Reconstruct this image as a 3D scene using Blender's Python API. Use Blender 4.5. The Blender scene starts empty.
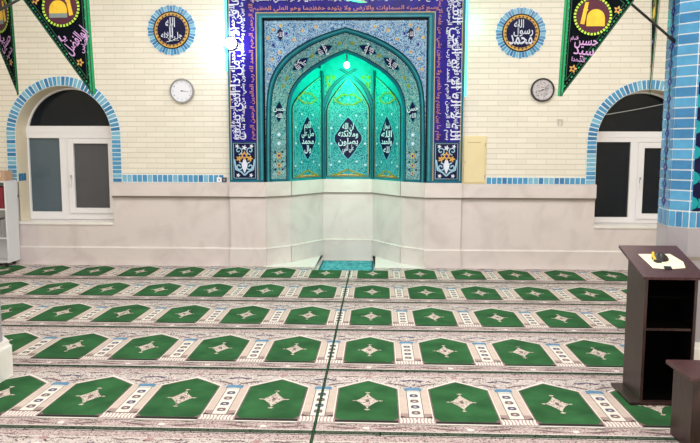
import bpy, math, random, unicodedata
from mathutils import Vector, Matrix
from mathutils.geometry import tessellate_polygon
random.seed(7)
PI = math.pi
C = bpy.context.scene.collection
sc = bpy.context.scene

# ------------------------------------------------------------------ colour and materials
def lin(c):
    out = []
    for v in c:
        v = v / 255.0
        out.append(v / 12.92 if v <= 0.04045 else ((v + 0.055) / 1.055) ** 2.4)
    return (out[0], out[1], out[2], 1.0)

MATS = {}
def mat(name, rgb, rough=0.6, metal=0.0, vary=0.0, scale=8.0, emit=None, estr=0.0, spec=0.5, coat=0.0, sheen=0.0, detail=3.0):
    """plain procedural material; 'vary' adds soft noise to brightness"""
    if name in MATS: return MATS[name]
    m = bpy.data.materials.new(name); m.use_nodes = True
    nt = m.node_tree; b = nt.nodes['Principled BSDF']
    b.inputs['Base Color'].default_value = lin(rgb)
    b.inputs['Roughness'].default_value = rough
    b.inputs['Metallic'].default_value = metal
    b.inputs['Specular IOR Level'].default_value = spec
    b.inputs['Coat Weight'].default_value = coat
    b.inputs['Sheen Weight'].default_value = sheen
    if emit:
        b.inputs['Emission Color'].default_value = lin(emit)
        b.inputs['Emission Strength'].default_value = estr
    if vary > 0:
        tc = nt.nodes.new('ShaderNodeTexCoord'); n = nt.nodes.new('ShaderNodeTexNoise')
        n.inputs['Scale'].default_value = scale; n.inputs['Detail'].default_value = detail
        nt.links.new(tc.outputs['Object'], n.inputs['Vector'])
        r = nt.nodes.new('ShaderNodeMapRange')
        r.inputs['From Min'].default_value = 0.3; r.inputs['From Max'].default_value = 0.7
        r.inputs['To Min'].default_value = 1 - vary; r.inputs['To Max'].default_value = 1 + vary
        nt.links.new(n.outputs['Fac'], r.inputs['Value'])
        h = nt.nodes.new('ShaderNodeHueSaturation'); h.inputs['Color'].default_value = lin(rgb)
        nt.links.new(r.outputs['Result'], h.inputs['Value'])
        nt.links.new(h.outputs['Color'], b.inputs['Base Color'])
    MATS[name] = m
    return m

def speckle(name, stops, scale=30.0, rough=0.4, noise_scale=None, distort=1.0, kind='noise', spec=0.5, stretch=(1,1,1)):
    """multi colour floral speckle: noise or voronoi cells through a constant-ish ramp"""
    m = bpy.data.materials.new(name); m.use_nodes = True
    nt = m.node_tree; b = nt.nodes['Principled BSDF']
    b.inputs['Roughness'].default_value = rough; b.inputs['Specular IOR Level'].default_value = spec
    tc = nt.nodes.new('ShaderNodeTexCoord')
    mp = nt.nodes.new('ShaderNodeMapping'); mp.inputs['Scale'].default_value = stretch
    nt.links.new(tc.outputs['Object'], mp.inputs['Vector'])
    if kind == 'noise':
        n = nt.nodes.new('ShaderNodeTexNoise'); n.inputs['Scale'].default_value = scale
        n.inputs['Detail'].default_value = 2.0; n.inputs['Distortion'].default_value = distort
        out = n.outputs['Fac']
    else:
        n = nt.nodes.new('ShaderNodeTexVoronoi'); n.inputs['Scale'].default_value = scale
        sep = nt.nodes.new('ShaderNodeSeparateColor'); nt.links.new(n.outputs['Color'], sep.inputs['Color'])
        out = sep.outputs[0]
    nt.links.new(mp.outputs['Vector'], n.inputs['Vector'])
    cr = nt.nodes.new('ShaderNodeValToRGB')
    el = cr.color_ramp.elements
    el[0].position = stops[0][0]; el[0].color = lin(stops[0][1])
    el[1].position = stops[1][0]; el[1].color = lin(stops[1][1])
    for p, c in stops[2:]:
        e = el.new(p); e.color = lin(c)
    nt.links.new(out, cr.inputs['Fac'])
    nt.links.new(cr.outputs['Color'], b.inputs['Base Color'])
    MATS[name] = m
    return m

def brick_mat():
    m = bpy.data.materials.new('cream_brick'); m.use_nodes = True
    nt = m.node_tree; b = nt.nodes['Principled BSDF']; b.inputs['Roughness'].default_value = 0.42
    tc = nt.nodes.new('ShaderNodeTexCoord'); sp = nt.nodes.new('ShaderNodeSeparateXYZ'); cb = nt.nodes.new('ShaderNodeCombineXYZ')
    nt.links.new(tc.outputs['Object'], sp.inputs[0])
    nt.links.new(sp.outputs['X'], cb.inputs['X']); nt.links.new(sp.outputs['Z'], cb.inputs['Y'])
    br = nt.nodes.new('ShaderNodeTexBrick')
    br.inputs['Scale'].default_value = 1.0
    br.inputs['Brick Width'].default_value = 0.27; br.inputs['Row Height'].default_value = 0.072
    br.inputs['Mortar Size'].default_value = 0.006; br.inputs['Mortar Smooth'].default_value = 0.4
    br.inputs['Color1'].default_value = lin((226, 219, 206)); br.inputs['Color2'].default_value = lin((233, 226, 214))
    br.inputs['Mortar'].default_value = lin((216, 208, 195))
    nt.links.new(cb.outputs[0], br.inputs['Vector'])
    n = nt.nodes.new('ShaderNodeTexNoise'); n.inputs['Scale'].default_value = 1.3; n.inputs['Detail'].default_value = 4
    nt.links.new(tc.outputs['Object'], n.inputs['Vector'])
    mr = nt.nodes.new('ShaderNodeMapRange'); mr.inputs['To Min'].default_value = 0.94; mr.inputs['To Max'].default_value = 1.05
    nt.links.new(n.outputs['Fac'], mr.inputs['Value'])
    dv = nt.nodes.new('ShaderNodeMath'); dv.operation = 'DIVIDE'; dv.inputs[1].default_value = 0.072; nt.links.new(sp.outputs['Z'], dv.inputs[0])
    fr = nt.nodes.new('ShaderNodeMath'); fr.operation = 'FRACT'; nt.links.new(dv.outputs[0], fr.inputs[0])
    ln = nt.nodes.new('ShaderNodeValToRGB'); le = ln.color_ramp.elements      # soft bed joints
    le[0].position = 0.0; le[0].color = (0.80, 0.79, 0.76, 1); le[1].position = 0.16; le[1].color = (1, 1, 1, 1)
    e = le.new(0.90); e.color = (1, 1, 1, 1); e = le.new(1.0); e.color = (0.86, 0.85, 0.82, 1)
    nt.links.new(fr.outputs[0], ln.inputs[0])
    mu = nt.nodes.new('ShaderNodeMix'); mu.data_type = 'RGBA'; mu.blend_type = 'MULTIPLY'; mu.inputs[0].default_value = 1.0
    nt.links.new(br.outputs['Color'], mu.inputs[6]); nt.links.new(ln.outputs[0], mu.inputs[7])
    h = nt.nodes.new('ShaderNodeHueSaturation'); nt.links.new(mu.outputs[2], h.inputs['Color']); nt.links.new(mr.outputs[0], h.inputs['Value'])
    nt.links.new(h.outputs[0], b.inputs['Base Color'])
    bp = nt.nodes.new('ShaderNodeBump'); bp.inputs['Strength'].default_value = 0.25; bp.inputs['Distance'].default_value = 0.004; bp.invert = True
    nt.links.new(br.outputs['Fac'], bp.inputs['Height']); nt.links.new(bp.outputs[0], b.inputs['Normal'])
    return m

def marble_mat(name, rgb, dark, rough=0.3):
    m = bpy.data.materials.new(name); m.use_nodes = True
    nt = m.node_tree; b = nt.nodes['Principled BSDF']; b.inputs['Roughness'].default_value = rough
    tc = nt.nodes.new('ShaderNodeTexCoord')
    n = nt.nodes.new('ShaderNodeTexNoise'); n.inputs['Scale'].default_value = 2.2; n.inputs['Detail'].default_value = 9; n.inputs['Distortion'].default_value = 1.4
    nt.links.new(tc.outputs['Object'], n.inputs['Vector'])
    cr = nt.nodes.new('ShaderNodeValToRGB'); el = cr.color_ramp.elements
    el[0].position = 0.28; el[0].color = lin(dark); el[1].position = 0.55; el[1].color = lin(rgb)
    nt.links.new(n.outputs['Fac'], cr.inputs['Fac']); nt.links.new(cr.outputs[0], b.inputs['Base Color'])
    return m

def glass_mat(name, tint, mixfac, rough=0.03):
    m = bpy.data.materials.new(name); m.use_nodes = True
    nt = m.node_tree; nt.nodes.clear()
    o = nt.nodes.new('ShaderNodeOutputMaterial')
    t = nt.nodes.new('ShaderNodeBsdfTransparent'); t.inputs['Color'].default_value = lin((120, 125, 130))
    p = nt.nodes.new('ShaderNodeBsdfPrincipled'); p.inputs['Base Color'].default_value = lin(tint)
    p.inputs['Roughness'].default_value = rough; p.inputs['Specular IOR Level'].default_value = 0.35
    n = nt.nodes.new('ShaderNodeTexNoise'); n.inputs['Scale'].default_value = 1.7; tc = nt.nodes.new('ShaderNodeTexCoord')
    nt.links.new(tc.outputs['Object'], n.inputs['Vector'])
    mr = nt.nodes.new('ShaderNodeMapRange'); mr.inputs['To Min'].default_value = mixfac - 0.12; mr.inputs['To Max'].default_value = min(1, mixfac + 0.12)
    nt.links.new(n.outputs['Fac'], mr.inputs['Value'])
    mx = nt.nodes.new('ShaderNodeMixShader')
    nt.links.new(mr.outputs[0], mx.inputs[0]); nt.links.new(t.outputs[0], mx.inputs[1]); nt.links.new(p.outputs[0], mx.inputs[2])
    nt.links.new(mx.outputs[0], o.inputs[0])
    return m

def wood_mat(name, a, b_, rough=0.35, scale=6):
    m = bpy.data.materials.new(name); m.use_nodes = True
    nt = m.node_tree; b = nt.nodes['Principled BSDF']; b.inputs['Roughness'].default_value = rough
    tc = nt.nodes.new('ShaderNodeTexCoord'); mp = nt.nodes.new('ShaderNodeMapping'); mp.inputs['Scale'].default_value = (9, 9, 1.2)
    n = nt.nodes.new('ShaderNodeTexNoise'); n.inputs['Scale'].default_value = scale; n.inputs['Detail'].default_value = 6; n.inputs['Distortion'].default_value = 0.6
    nt.links.new(tc.outputs['Object'], mp.inputs[0]); nt.links.new(mp.outputs[0], n.inputs['Vector'])
    cr = nt.nodes.new('ShaderNodeValToRGB'); el = cr.color_ramp.elements
    el[0].position = 0.3; el[0].color = lin(a); el[1].position = 0.7; el[1].color = lin(b_)
    nt.links.new(n.outputs['Fac'], cr.inputs[0]); nt.links.new(cr.outputs[0], b.inputs['Base Color'])
    return m

BRICK = brick_mat()
PLASTER = mat('cream_plaster', (226, 214, 190), 0.7, vary=0.04, scale=3)
WHITE_PLASTER = mat('white_plaster', (225, 222, 214), 0.8, vary=0.03, scale=2)
MARBLE = marble_mat('pinkish_marble', (220, 209, 208), (206, 194, 193))
MARBLE_D = mat('marble_shadow_joint', (140, 128, 120), 0.6)  # dark tone paints the shadow line under the ledges; also the pillar groove
MARBLE_W = marble_mat('white_marble_slab', (240, 236, 232), (228, 222, 217), 0.25)
MARBLE_G = marble_mat('grey_marble', (160, 154, 161), (146, 140, 147), 0.3)
WHITE_PVC = mat('white_pvc', (236, 233, 236), 0.35)
GROUT = mat('white_grout', (226, 232, 236), 0.7)
BLUE1 = mat('sky_blue_tile', (74, 146, 190), 0.22, vary=0.12, scale=14)
BLUE2 = mat('mid_blue_tile', (50, 118, 168), 0.22, vary=0.12, scale=14)
BLUE3 = mat('pale_blue_tile', (120, 178, 205), 0.22, vary=0.1, scale=14)
TEAL = mat('teal_tile', (26, 98, 118), 0.25, vary=0.15, scale=9, spec=0.12)
TEAL_D = mat('dark_teal_line', (8, 42, 48), 0.4, spec=0.12)
TEAL_L = mat('light_teal_tile', (58, 136, 148), 0.25, vary=0.12, scale=9, spec=0.12)
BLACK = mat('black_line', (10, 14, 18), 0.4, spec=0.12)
NAVY = mat('navy_tile', (34, 22, 122), 0.25, vary=0.35, scale=7, spec=0.12)
NAVY_D = mat('deep_navy_tile', (14, 16, 58), 0.3, vary=0.2, scale=10, spec=0.12)
GOLD = mat('gold_glaze', (205, 160, 84), 0.35, vary=0.2, scale=30, spec=0.12)
GOLD_L = mat('thin_gold_line', (176, 150, 96), 0.4)
LETTER = mat('white_glaze_lettering', (214, 218, 236), 0.35, spec=0.12)
LETTER_G = mat('amber_lettering', (186, 122, 108), 0.4, spec=0.12)
PALE = mat('pale_blue_glaze', (150, 190, 214), 0.3, spec=0.12)
LIME = mat('yellow_green_glaze', (140, 140, 46), 0.35, vary=0.2, scale=30, spec=0.12)
CYAN = mat('pale_cyan_glaze', (96, 176, 196), 0.3, spec=0.12)
TURQ = mat('turquoise_glaze', (24, 140, 150), 0.28, vary=0.12, scale=12, spec=0.12)
SPAN = speckle('blue_floral_tile', [(0.30, (20, 40, 110)), (0.42, (40, 96, 150)), (0.49, (84, 140, 180)), (0.56, (190, 206, 214)), (0.62, (60, 112, 160)), (0.72, (150, 120, 90))], 30, 0.3, distort=2.0, spec=0.15)
BAND = speckle('teal_floral_tile', [(0.28, (16, 70, 100)), (0.42, (40, 112, 130)), (0.50, (84, 146, 156)), (0.57, (180, 198, 194)), (0.64, (60, 120, 130)), (0.74, (150, 130, 70))], 32, 0.3, distort=2.2, spec=0.15)
NICHE = speckle('turquoise_floral_tile', [(0.28, (0, 66, 100)), (0.42, (0, 112, 128)), (0.52, (8, 146, 146)), (0.59, (110, 196, 200)), (0.65, (0, 122, 134))], 26, 0.28, distort=2.5, spec=0.15)

# ------------------------------------------------------------------ mesh builder
class MB:
    def __init__(s): s.v = []; s.f = []; s.mi = []; s.mats = []
    def m(s, material):
        if material not in s.mats: s.mats.append(material)
        return s.mats.index(material)
    def face(s, pts, material):
        i = len(s.v); s.v += [tuple(p) for p in pts]; s.f.append(tuple(range(i, i + len(pts)))); s.mi.append(s.m(material))
    def flat(s, pts2, mp, h, material):
        pts2 = list(pts2)
        if len(pts2) <= 4 and convex(pts2):
            s.face([mp(x, y, h) for x, y in pts2], material); return
        tri = tessellate_polygon([[Vector((x, y, 0)) for x, y in pts2]])
        i = len(s.v); s.v += [tuple(mp(x, y, h)) for x, y in pts2]; k = s.m(material)
        for t in tri: s.f.append((i + t[0], i + t[1], i + t[2])); s.mi.append(k)
    def rect(s, x0, y0, x1, y1, mp, h, material, nx=1, ny=1):
        for a in range(nx):
            for b in range(ny):
                xa = x0 + (x1 - x0) * a / nx; xb = x0 + (x1 - x0) * (a + 1) / nx
                ya = y0 + (y1 - y0) * b / ny; yb = y0 + (y1 - y0) * (b + 1) / ny
                s.face([mp(xa, ya, h), mp(xb, ya, h), mp(xb, yb, h), mp(xa, yb, h)], material)
    def prism(s, pts2, mp, h0, h1, material, side=None, bottom=False):
        s.flat(pts2, mp, h1, material)
        if bottom: s.flat(pts2, mp, h0, material)
        n = len(pts2)
        for i in range(n):
            a = pts2[i]; b = pts2[(i + 1) % n]
            s.face([mp(a[0], a[1], h0), mp(b[0], b[1], h0), mp(b[0], b[1], h1), mp(a[0], a[1], h1)], side or material)
    def ribbon(s, pts, w, mp, h, material, taper=False):
        n = len(pts)
        if n < 2: return
        L = []; R = []
        for i, (x, y) in enumerate(pts):
            a = pts[max(0, i - 1)]; b = pts[min(n - 1, i + 1)]
            dx, dy = b[0] - a[0], b[1] - a[1]; d = math.hypot(dx, dy) or 1e-9
            ww = w / 2 * ((0.25 + 0.75 * math.sin(PI * (i + 0.3) / (n - 0.4))) if taper else 1)
            L.append((x - dy / d * ww, y + dx / d * ww)); R.append((x + dy / d * ww, y - dx / d * ww))
        for i in range(n - 1):
            s.face([mp(*L[i], h), mp(*R[i], h), mp(*R[i + 1], h), mp(*L[i + 1], h)], material)
    def box(s, x0, y0, z0, x1, y1, z1, material, bevel=0):
        p = [(x0, y0, z0), (x1, y0, z0), (x1, y1, z0), (x0, y1, z0), (x0, y0, z1), (x1, y0, z1), (x1, y1, z1), (x0, y1, z1)]
        i = len(s.v); s.v += p; k = s.m(material)
        for f in [(0, 3, 2, 1), (4, 5, 6, 7), (0, 1, 5, 4), (1, 2, 6, 5), (2, 3, 7, 6), (3, 0, 4, 7)]:
            s.f.append(tuple(i + j for j in f)); s.mi.append(k)
    def tube(s, pts, r, material, seg=10, caps=True):
        pts = [Vector(p) for p in pts]; n = len(pts); rings = []
        rr = r if isinstance(r, (list, tuple)) else [r] * n
        for i in range(n):
            d = (pts[min(n - 1, i + 1)] - pts[max(0, i - 1)]).normalized()
            up = Vector((0, 0, 1)) if abs(d.z) < 0.9 else Vector((1, 0, 0))
            a = d.cross(up).normalized(); b = d.cross(a).normalized()
            rings.append([pts[i] + (a * math.cos(2 * PI * k / seg) + b * math.sin(2 * PI * k / seg)) * rr[i] for k in range(seg)])
        base = len(s.v); k = s.m(material)
        for rg in rings: s.v += [tuple(q) for q in rg]
        for i in range(n - 1):
            for j in range(seg):
                s.f.append((base + i * seg + j, base + i * seg + (j + 1) % seg, base + (i + 1) * seg + (j + 1) % seg, base + (i + 1) * seg + j)); s.mi.append(k)
        if caps:
            s.f.append(tuple(base + j for j in range(seg))); s.mi.append(k)
            s.f.append(tuple(base + (n - 1) * seg + j for j in range(seg))); s.mi.append(k)
    def disc(s, cx, cy, r0, r1, mp, h, material, a0=0, a1=2 * PI, seg=32):
        for i in range(seg):
            t0 = a0 + (a1 - a0) * i / seg; t1 = a0 + (a1 - a0) * (i + 1) / seg
            q = [(cx + r1 * math.cos(t0), cy + r1 * math.sin(t0)), (cx + r1 * math.cos(t1), cy + r1 * math.sin(t1))]
            if r0 > 0: q += [(cx + r0 * math.cos(t1), cy + r0 * math.sin(t1)), (cx + r0 * math.cos(t0), cy + r0 * math.sin(t0))]
            else: q += [(cx, cy)]
            s.face([mp(x, y, h) for x, y in q], material)
    def rim(s, cx, cy, r, mp, h0, h1, material, seg=40):
        for i in range(seg):
            t0 = 2 * PI * i / seg; t1 = 2 * PI * (i + 1) / seg
            a = (cx + r * math.cos(t0), cy + r * math.sin(t0)); b = (cx + r * math.cos(t1), cy + r * math.sin(t1))
            s.face([mp(*a, h0), mp(*b, h0), mp(*b, h1), mp(*a, h1)], material)
    def glyphs(s, tx, mp, h, material, x, y, size=1.0, rot=0.0, center=True, sx=1.0):
        pts, faces, bb = tx
        ox = (bb[0] + bb[1]) / 2 if center else 0; oy = (bb[2] + bb[3]) / 2 if center else 0
        i = len(s.v); k = s.m(material); c, n = math.cos(rot), math.sin(rot)
        for px, py in pts:
            a = (px - ox) * size * sx; b = (py - oy) * size
            s.v.append(tuple(mp(x + a * c - b * n, y + a * n + b * c, h)))
        for f in faces: s.f.append(tuple(i + j for j in f)); s.mi.append(k)
    def build(s, name, parent=None, smooth=False, bevel=0.0):
        me = bpy.data.meshes.new(name); me.from_pydata(s.v, [], s.f)
        for m in s.mats: me.materials.append(m)
        me.polygons.foreach_set('material_index', s.mi)
        if smooth: me.polygons.foreach_set('use_smooth', [True] * len(s.f))
        me.update()
        o = bpy.data.objects.new(name, me); C.objects.link(o)
        if parent:
            o.parent = parent; o.matrix_parent_inverse = Matrix.Translation(-parent_loc(parent))
        if bevel:
            bv = o.modifiers.new('bevel', 'BEVEL'); bv.width = bevel; bv.segments = 2; bv.limit_method = 'ANGLE'
        return o
def parent_loc(p):
    v = Vector(p.location)
    q = p.parent
    return v
def convex(p):
    if len(p) < 4: return True
    sg = 0
    for i in range(len(p)):
        a, b, c = p[i], p[(i + 1) % len(p)], p[(i + 2) % len(p)]
        cr = (b[0] - a[0]) * (c[1] - b[1]) - (b[1] - a[1]) * (c[0] - b[0])
        if abs(cr) < 1e-12: continue
        if sg == 0: sg = 1 if cr > 0 else -1
        elif (cr > 0) != (sg > 0): return False
    return True

def tag(o, label, cat, group=None, kind=None):
    o['label'] = label; o['category'] = cat
    if group: o['group'] = group
    if kind: o['kind'] = kind
    return o
def thing(name, loc, label, cat, group=None):
    o = bpy.data.objects.new(name, None); C.objects.link(o); o.location = loc; o.empty_display_size = 0.1
    bpy.context.view_layer.update()
    return tag(o, label, cat, group)
def struct(o): o['kind'] = 'structure'; return o
def wallmap(Y): return lambda x, z, h=0.0: (x, Y - h, z)
def floormap(z0): return lambda x, y, h=0.0: (x, y, z0 + h)

# ------------------------------------------------------------------ Arabic lettering
FORMS = {}
for cp in list(range(0xFB50, 0xFDF0)) + list(range(0xFE70, 0xFEFD)):
    d = unicodedata.decomposition(chr(cp)).split()
    if len(d) == 2: FORMS.setdefault(chr(int(d[1], 16)), {})[d[0].strip('<>')] = chr(cp)
LA = {'isolated': '\ufefb', 'final': '\ufefc'}
def shape_arabic(t):
    out = []; chars = list(t); i = 0; prev = False
    while i < len(chars):
        c = chars[i]; f = FORMS.get(c)
        if not f: out.append(c); prev = False; i += 1; continue
        if c == '\u0644' and i + 1 < len(chars) and chars[i + 1] == '\u0627':
            out.append(LA['final' if prev else 'isolated']); prev = False; i += 2; continue
        nxt = i + 1 < len(chars) and ('final' in FORMS.get(chars[i + 1], {})) and chars[i + 1] != '\u0621'
        canj = 'initial' in f
        if prev and canj and nxt: k = 'medial'
        elif prev: k = 'final'
        elif canj and nxt: k = 'initial'
        else: k = 'isolated'
        out.append(f.get(k) or f.get('isolated') or c)
        prev = canj and nxt; i += 1
    return ''.join(reversed(out))
CACHE = {}
def text(t, bold=0.0, arabic=True):
    key = (t, bold)
    if key in CACHE: return CACHE[key]
    cu = bpy.data.curves.new('lettering_source', 'FONT'); cu.body = shape_arabic(t) if arabic else t
    cu.resolution_u = 2; cu.offset = bold; cu.fill_mode = 'FRONT'
    o = bpy.data.objects.new('lettering_source', cu); C.objects.link(o); bpy.context.view_layer.update()
    me = o.to_mesh()
    pts = [(v.co.x, v.co.y) for v in me.vertices]; faces = [tuple(p.vertices) for p in me.polygons]
    o.to_mesh_clear(); bpy.data.objects.remove(o); bpy.data.curves.remove(cu)
    xs = [p[0] for p in pts]; ys = [p[1] for p in pts]
    CACHE[key] = (pts, faces, (min(xs), max(xs), min(ys), max(ys)))
    return CACHE[key]

# ------------------------------------------------------------------ small pattern shapes (2D)
def spiral(cx, cy, r, a0, turns, n=22, sgn=1):
    return [(cx + r * (1 - 0.85 * i / n) * math.cos(a0 + sgn * turns * 2 * PI * i / n), cy + r * (1 - 0.85 * i / n) * math.sin(a0 + sgn * turns * 2 * PI * i / n)) for i in range(n + 1)]
def petals(cx, cy, r0, r1, n, a0=0.0, m=4):
    out = []
    for i in range(n * m):
        t = a0 + 2 * PI * i / (n * m); k = 0.5 + 0.5 * math.cos(n * (t - a0)); out.append((cx + (r0 + (r1 - r0) * k) * math.cos(t), cy + (r0 + (r1 - r0) * k) * math.sin(t)))
    return out
def lozenge(cx, cy, hw, hh, n=7, wob=0.12):
    """pointed cartouche with scalloped sides"""
    out = []
    def side(sx, sy):
        q = []
        for i in range(n):
            t = i / n
            x = hw * (1 - t) ** 0.8; y = hh * t ** 1.05
            k = 1 + wob * abs(math.sin(t * PI * 2.5))
            q.append((cx + sx * x * k, cy + sy * y))
        return q
    out += side(1, 1); out.append((cx, cy + hh))
    out += list(reversed(side(-1, 1)[1:])) + [(cx - hw, cy)]
    out += side(-1, -1)[1:]; out.append((cx, cy - hh))
    out += list(reversed(side(1, -1)[1:]))
    return out
def circle(cx, cy, r, n=20, ry=None):
    return [(cx + r * math.cos(2 * PI * i / n), cy + (ry or r) * math.sin(2 * PI * i / n)) for i in range(n)]
def crom(P, n=6):
    out = []
    for i in range(len(P) - 1):
        p0 = P[max(0, i - 1)]; p1 = P[i]; p2 = P[i + 1]; p3 = P[min(len(P) - 1, i + 2)]
        for k in range(n):
            t = k / n
            out.append(tuple(0.5 * ((2 * p1[j]) + (-p0[j] + p2[j]) * t + (2 * p0[j] - 5 * p1[j] + 4 * p2[j] - p3[j]) * t * t + (-p0[j] + 3 * p1[j] - 3 * p2[j] + p3[j]) * t ** 3) for j in range(2)))
    out.append(P[-1]); return out

# ================================================================== THE ROOM
RX0, RX1, RY0, WY, CZ = -6.0, 4.66, -3.0, 9.58, 4.5
MC = -0.457                       # centre of the prayer niche
FRL, FRR = -2.055, 1.145          # outer frame of the niche
PIT = (-0.87, -0.035, 9.22, 10.58)
WIN = [(-4.415, 1.825), (3.655, 1.765)]   # centre x, springing height
WR, WO = 0.685, 0.817
SILL = 0.60

# floor with the sunken place in front of the niche
b = MB()
for (x0, y0, x1, y1) in [(RX0, RY0, RX1, PIT[2]), (RX0, PIT[2], PIT[0], 10.75), (PIT[1], PIT[2], RX1, 10.75)]:
    b.box(x0, y0, -0.14, x1, y1, 0.0, MARBLE_W)
b.box(PIT[0], PIT[2], -0.14, PIT[1], 10.75, -0.07, MARBLE_W)
struct(b.build('floor'))
b = MB(); b.box(RX0, RY0, CZ, RX1, WY + 0.4, CZ + 0.1, WHITE_PLASTER); struct(b.build('ceiling'))
b = MB(); b.box(RX0 - 0.1, RY0, 0, RX0, WY + 0.4, CZ, PLASTER); struct(b.build('wall_left'))
b = MB(); b.box(RX1, RY0, 0, RX1 + 0.1, WY + 0.4, CZ, PLASTER); struct(b.build('wall_right'))
b = MB(); b.box(RX0, RY0 - 0.1, 0, RX1, RY0, CZ, PLASTER); struct(b.build('wall_near'))

# far wall of cream bricks, with two arched window openings and the niche opening
b = MB(); mp = wallmap(WY)
def plain(x0, x1): b.rect(x0, 0, x1, CZ, mp, 0, BRICK)
NSEG = 28
for ci, (cx, cz) in enumerate(WIN):
    xs = [cx - WR * math.cos(PI * i / NSEG) for i in range(NSEG + 1)]
    for i in range(NSEG):
        za = cz + WR * math.sin(PI * i / NSEG); zb = cz + WR * math.sin(PI * (i + 1) / NSEG)
        b.face([mp(xs[i], za, 0), mp(xs[i + 1], zb, 0), mp(xs[i + 1], CZ, 0), mp(xs[i], CZ, 0)], BRICK)
        b.face([mp(xs[i], za, 0), mp(xs[i + 1], zb, 0), mp(xs[i + 1], zb, -0.42), mp(xs[i], za, -0.42)], PLASTER)
    b.rect(cx - WR, 0, cx + WR, SILL, mp, 0, BRICK)
    for sx in (-1, 1):
        x = cx + sx * WR
        b.face([mp(x, SILL, 0), mp(x, cz, 0), mp(x, cz, -0.42), mp(x, SILL, -0.42)], PLASTER)
    b.face([mp(cx - WR, SILL, 0), mp(cx + WR, SILL, 0), mp(cx + WR, SILL, -0.42), mp(cx - WR, SILL, -0.42)], MARBLE)
plain(RX0, WIN[0][0] - WR); plain(WIN[0][0] + WR, MC - 1.12); plain(MC + 1.12, WIN[1][0] - WR); plain(WIN[1][0] + WR, RX1)
b.rect(MC - 1.12, 3.5, MC + 1.12, CZ, mp, 0, BRICK)
struct(b.build('wall_far'))

# marble dado: skirting block, panel, overhanging ledge
def dado(name, segs, wins):
    b = MB()
    for (x0, x1) in segs:
        b.box(x0, WY - 0.025, 0.25, x1, WY + 0.02, 0.98, MARBLE)
        b.box(x0, WY - 0.055, 0.0, x1, WY + 0.02, 0.243, MARBLE)
        b.box(x0, WY - 0.042, 0.243, x1, WY + 0.02, 0.256, MARBLE_W)
        b.box(x0, WY - 0.075, 0.985, x1, WY + 0.02, 1.17, MARBLE)
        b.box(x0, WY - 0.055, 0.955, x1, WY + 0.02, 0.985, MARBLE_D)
    for (x0, x1) in wins:
        b.box(x0, WY - 0.025, 0.25, x1, WY + 0.3, SILL, MARBLE)
        b.box(x0, WY - 0.055, 0.0, x1, WY + 0.02, 0.243, MARBLE)
        b.box(x0, WY - 0.042, 0.243, x1, WY + 0.02, 0.256, MARBLE_W)
        b.box(x0, WY - 0.04, SILL - 0.03, x1, WY + 0.3, SILL + 0.006, MARBLE_W)
    return struct(b.build(name))
w0, w1 = WIN[0][0] - WR, WIN[0][0] + WR; v0, v1 = WIN[1][0] - WR, WIN[1][0] + WR
dado('trim_1', [(RX0, w0), (w1, FRL - 0.01)], [(w0, w1)])
dado('trim_2', [(FRR + 0.01, v0), (v1, RX1)], [(v0, v1)])

# blue tile strips on the ledge, and tile arches round the windows
BL = [BLUE1, BLUE1, BLUE2, BLUE3]
def strip(name, runs, z0, z1):
    b = MB(); mp = wallmap(WY)
    for x0, x1 in runs:
        b.prism([(x0, z0), (x1, z0), (x1, z1), (x0, z1)], mp, 0, 0.004, GROUT)
        n = max(1, round((x1 - x0) / 0.0705)); w = (x1 - x0) / n
        for i in range(n):
            b.prism([(x0 + w * i + 0.006, z0 + 0.008), (x0 + w * (i + 1) - 0.006, z0 + 0.008), (x0 + w * (i + 1) - 0.006, z1 - 0.008), (x0 + w * i + 0.006, z1 - 0.008)], mp, 0.003, 0.008, random.choice(BL))
    return struct(b.build(name))
strip('trim_3', [(RX0, WIN[0][0] - WO), (WIN[0][0] + WO, FRL - 0.1)], 1.172, 1.285)
strip('trim_4', [(1.49, WIN[1][0] - WO), (WIN[1][0] + WO, RX1)], 1.165, 1.265)
def arch_tiles(name, cx, cz):
    b = MB(); mp = wallmap(WY)
    ar = [(cx + WO * math.cos(PI * i / 48), cz + WO * math.sin(PI * i / 48)) for i in range(49)]
    ri = [(cx + WR * math.cos(PI * i / 48), cz + WR * math.sin(PI * i / 48)) for i in range(49)]
    for i in range(48): b.face([mp(*ar[i], 0.004), mp(*ar[i + 1], 0.004), mp(*ri[i + 1], 0.004), mp(*ri[i], 0.004)], GROUT)
    n = 40
    for i in range(n):
        a0 = PI * i / n + 0.010; a1 = PI * (i + 1) / n - 0.010
        q = [(cx + r * math.cos(a), cz + r * math.sin(a)) for r, a in ((WR + 0.006, a0), (WO - 0.006, a0), (WO - 0.006, a1), (WR + 0.006, a1))]
        b.prism(q, mp, 0.003, 0.009, random.choice(BL))
    for s in (-1, 1):
        xa, xb = sorted((cx + s * WR, cx + s * WO)); zb = 1.172
        b.rect(xa, zb, xb, cz, mp, 0.004, GROUT)
        n2 = round((cz - zb) / 0.062); hh = (cz - zb) / n2
        for i in range(n2):
            b.prism([(xa + 0.006, zb + hh * i + 0.006), (xb - 0.006, zb + hh * i + 0.006), (xb - 0.006, zb + hh * (i + 1) - 0.006), (xa + 0.006, zb + hh * (i + 1) - 0.006)], mp, 0.003, 0.009, random.choice(BL))
    if cx < 0:      # two tiles turning into the reveal on the left
        for k in range(3):
            y0 = WY + 0.03 + 0.07 * k
            b.box(cx - WR, y0, 1.18, cx - WR + 0.006, y0 + 0.055, 1.285, BLUE2)
    return struct(b.build(name))
arch_tiles('trim_5', *WIN[0]); arch_tiles('trim_6', *WIN[1])

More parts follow.
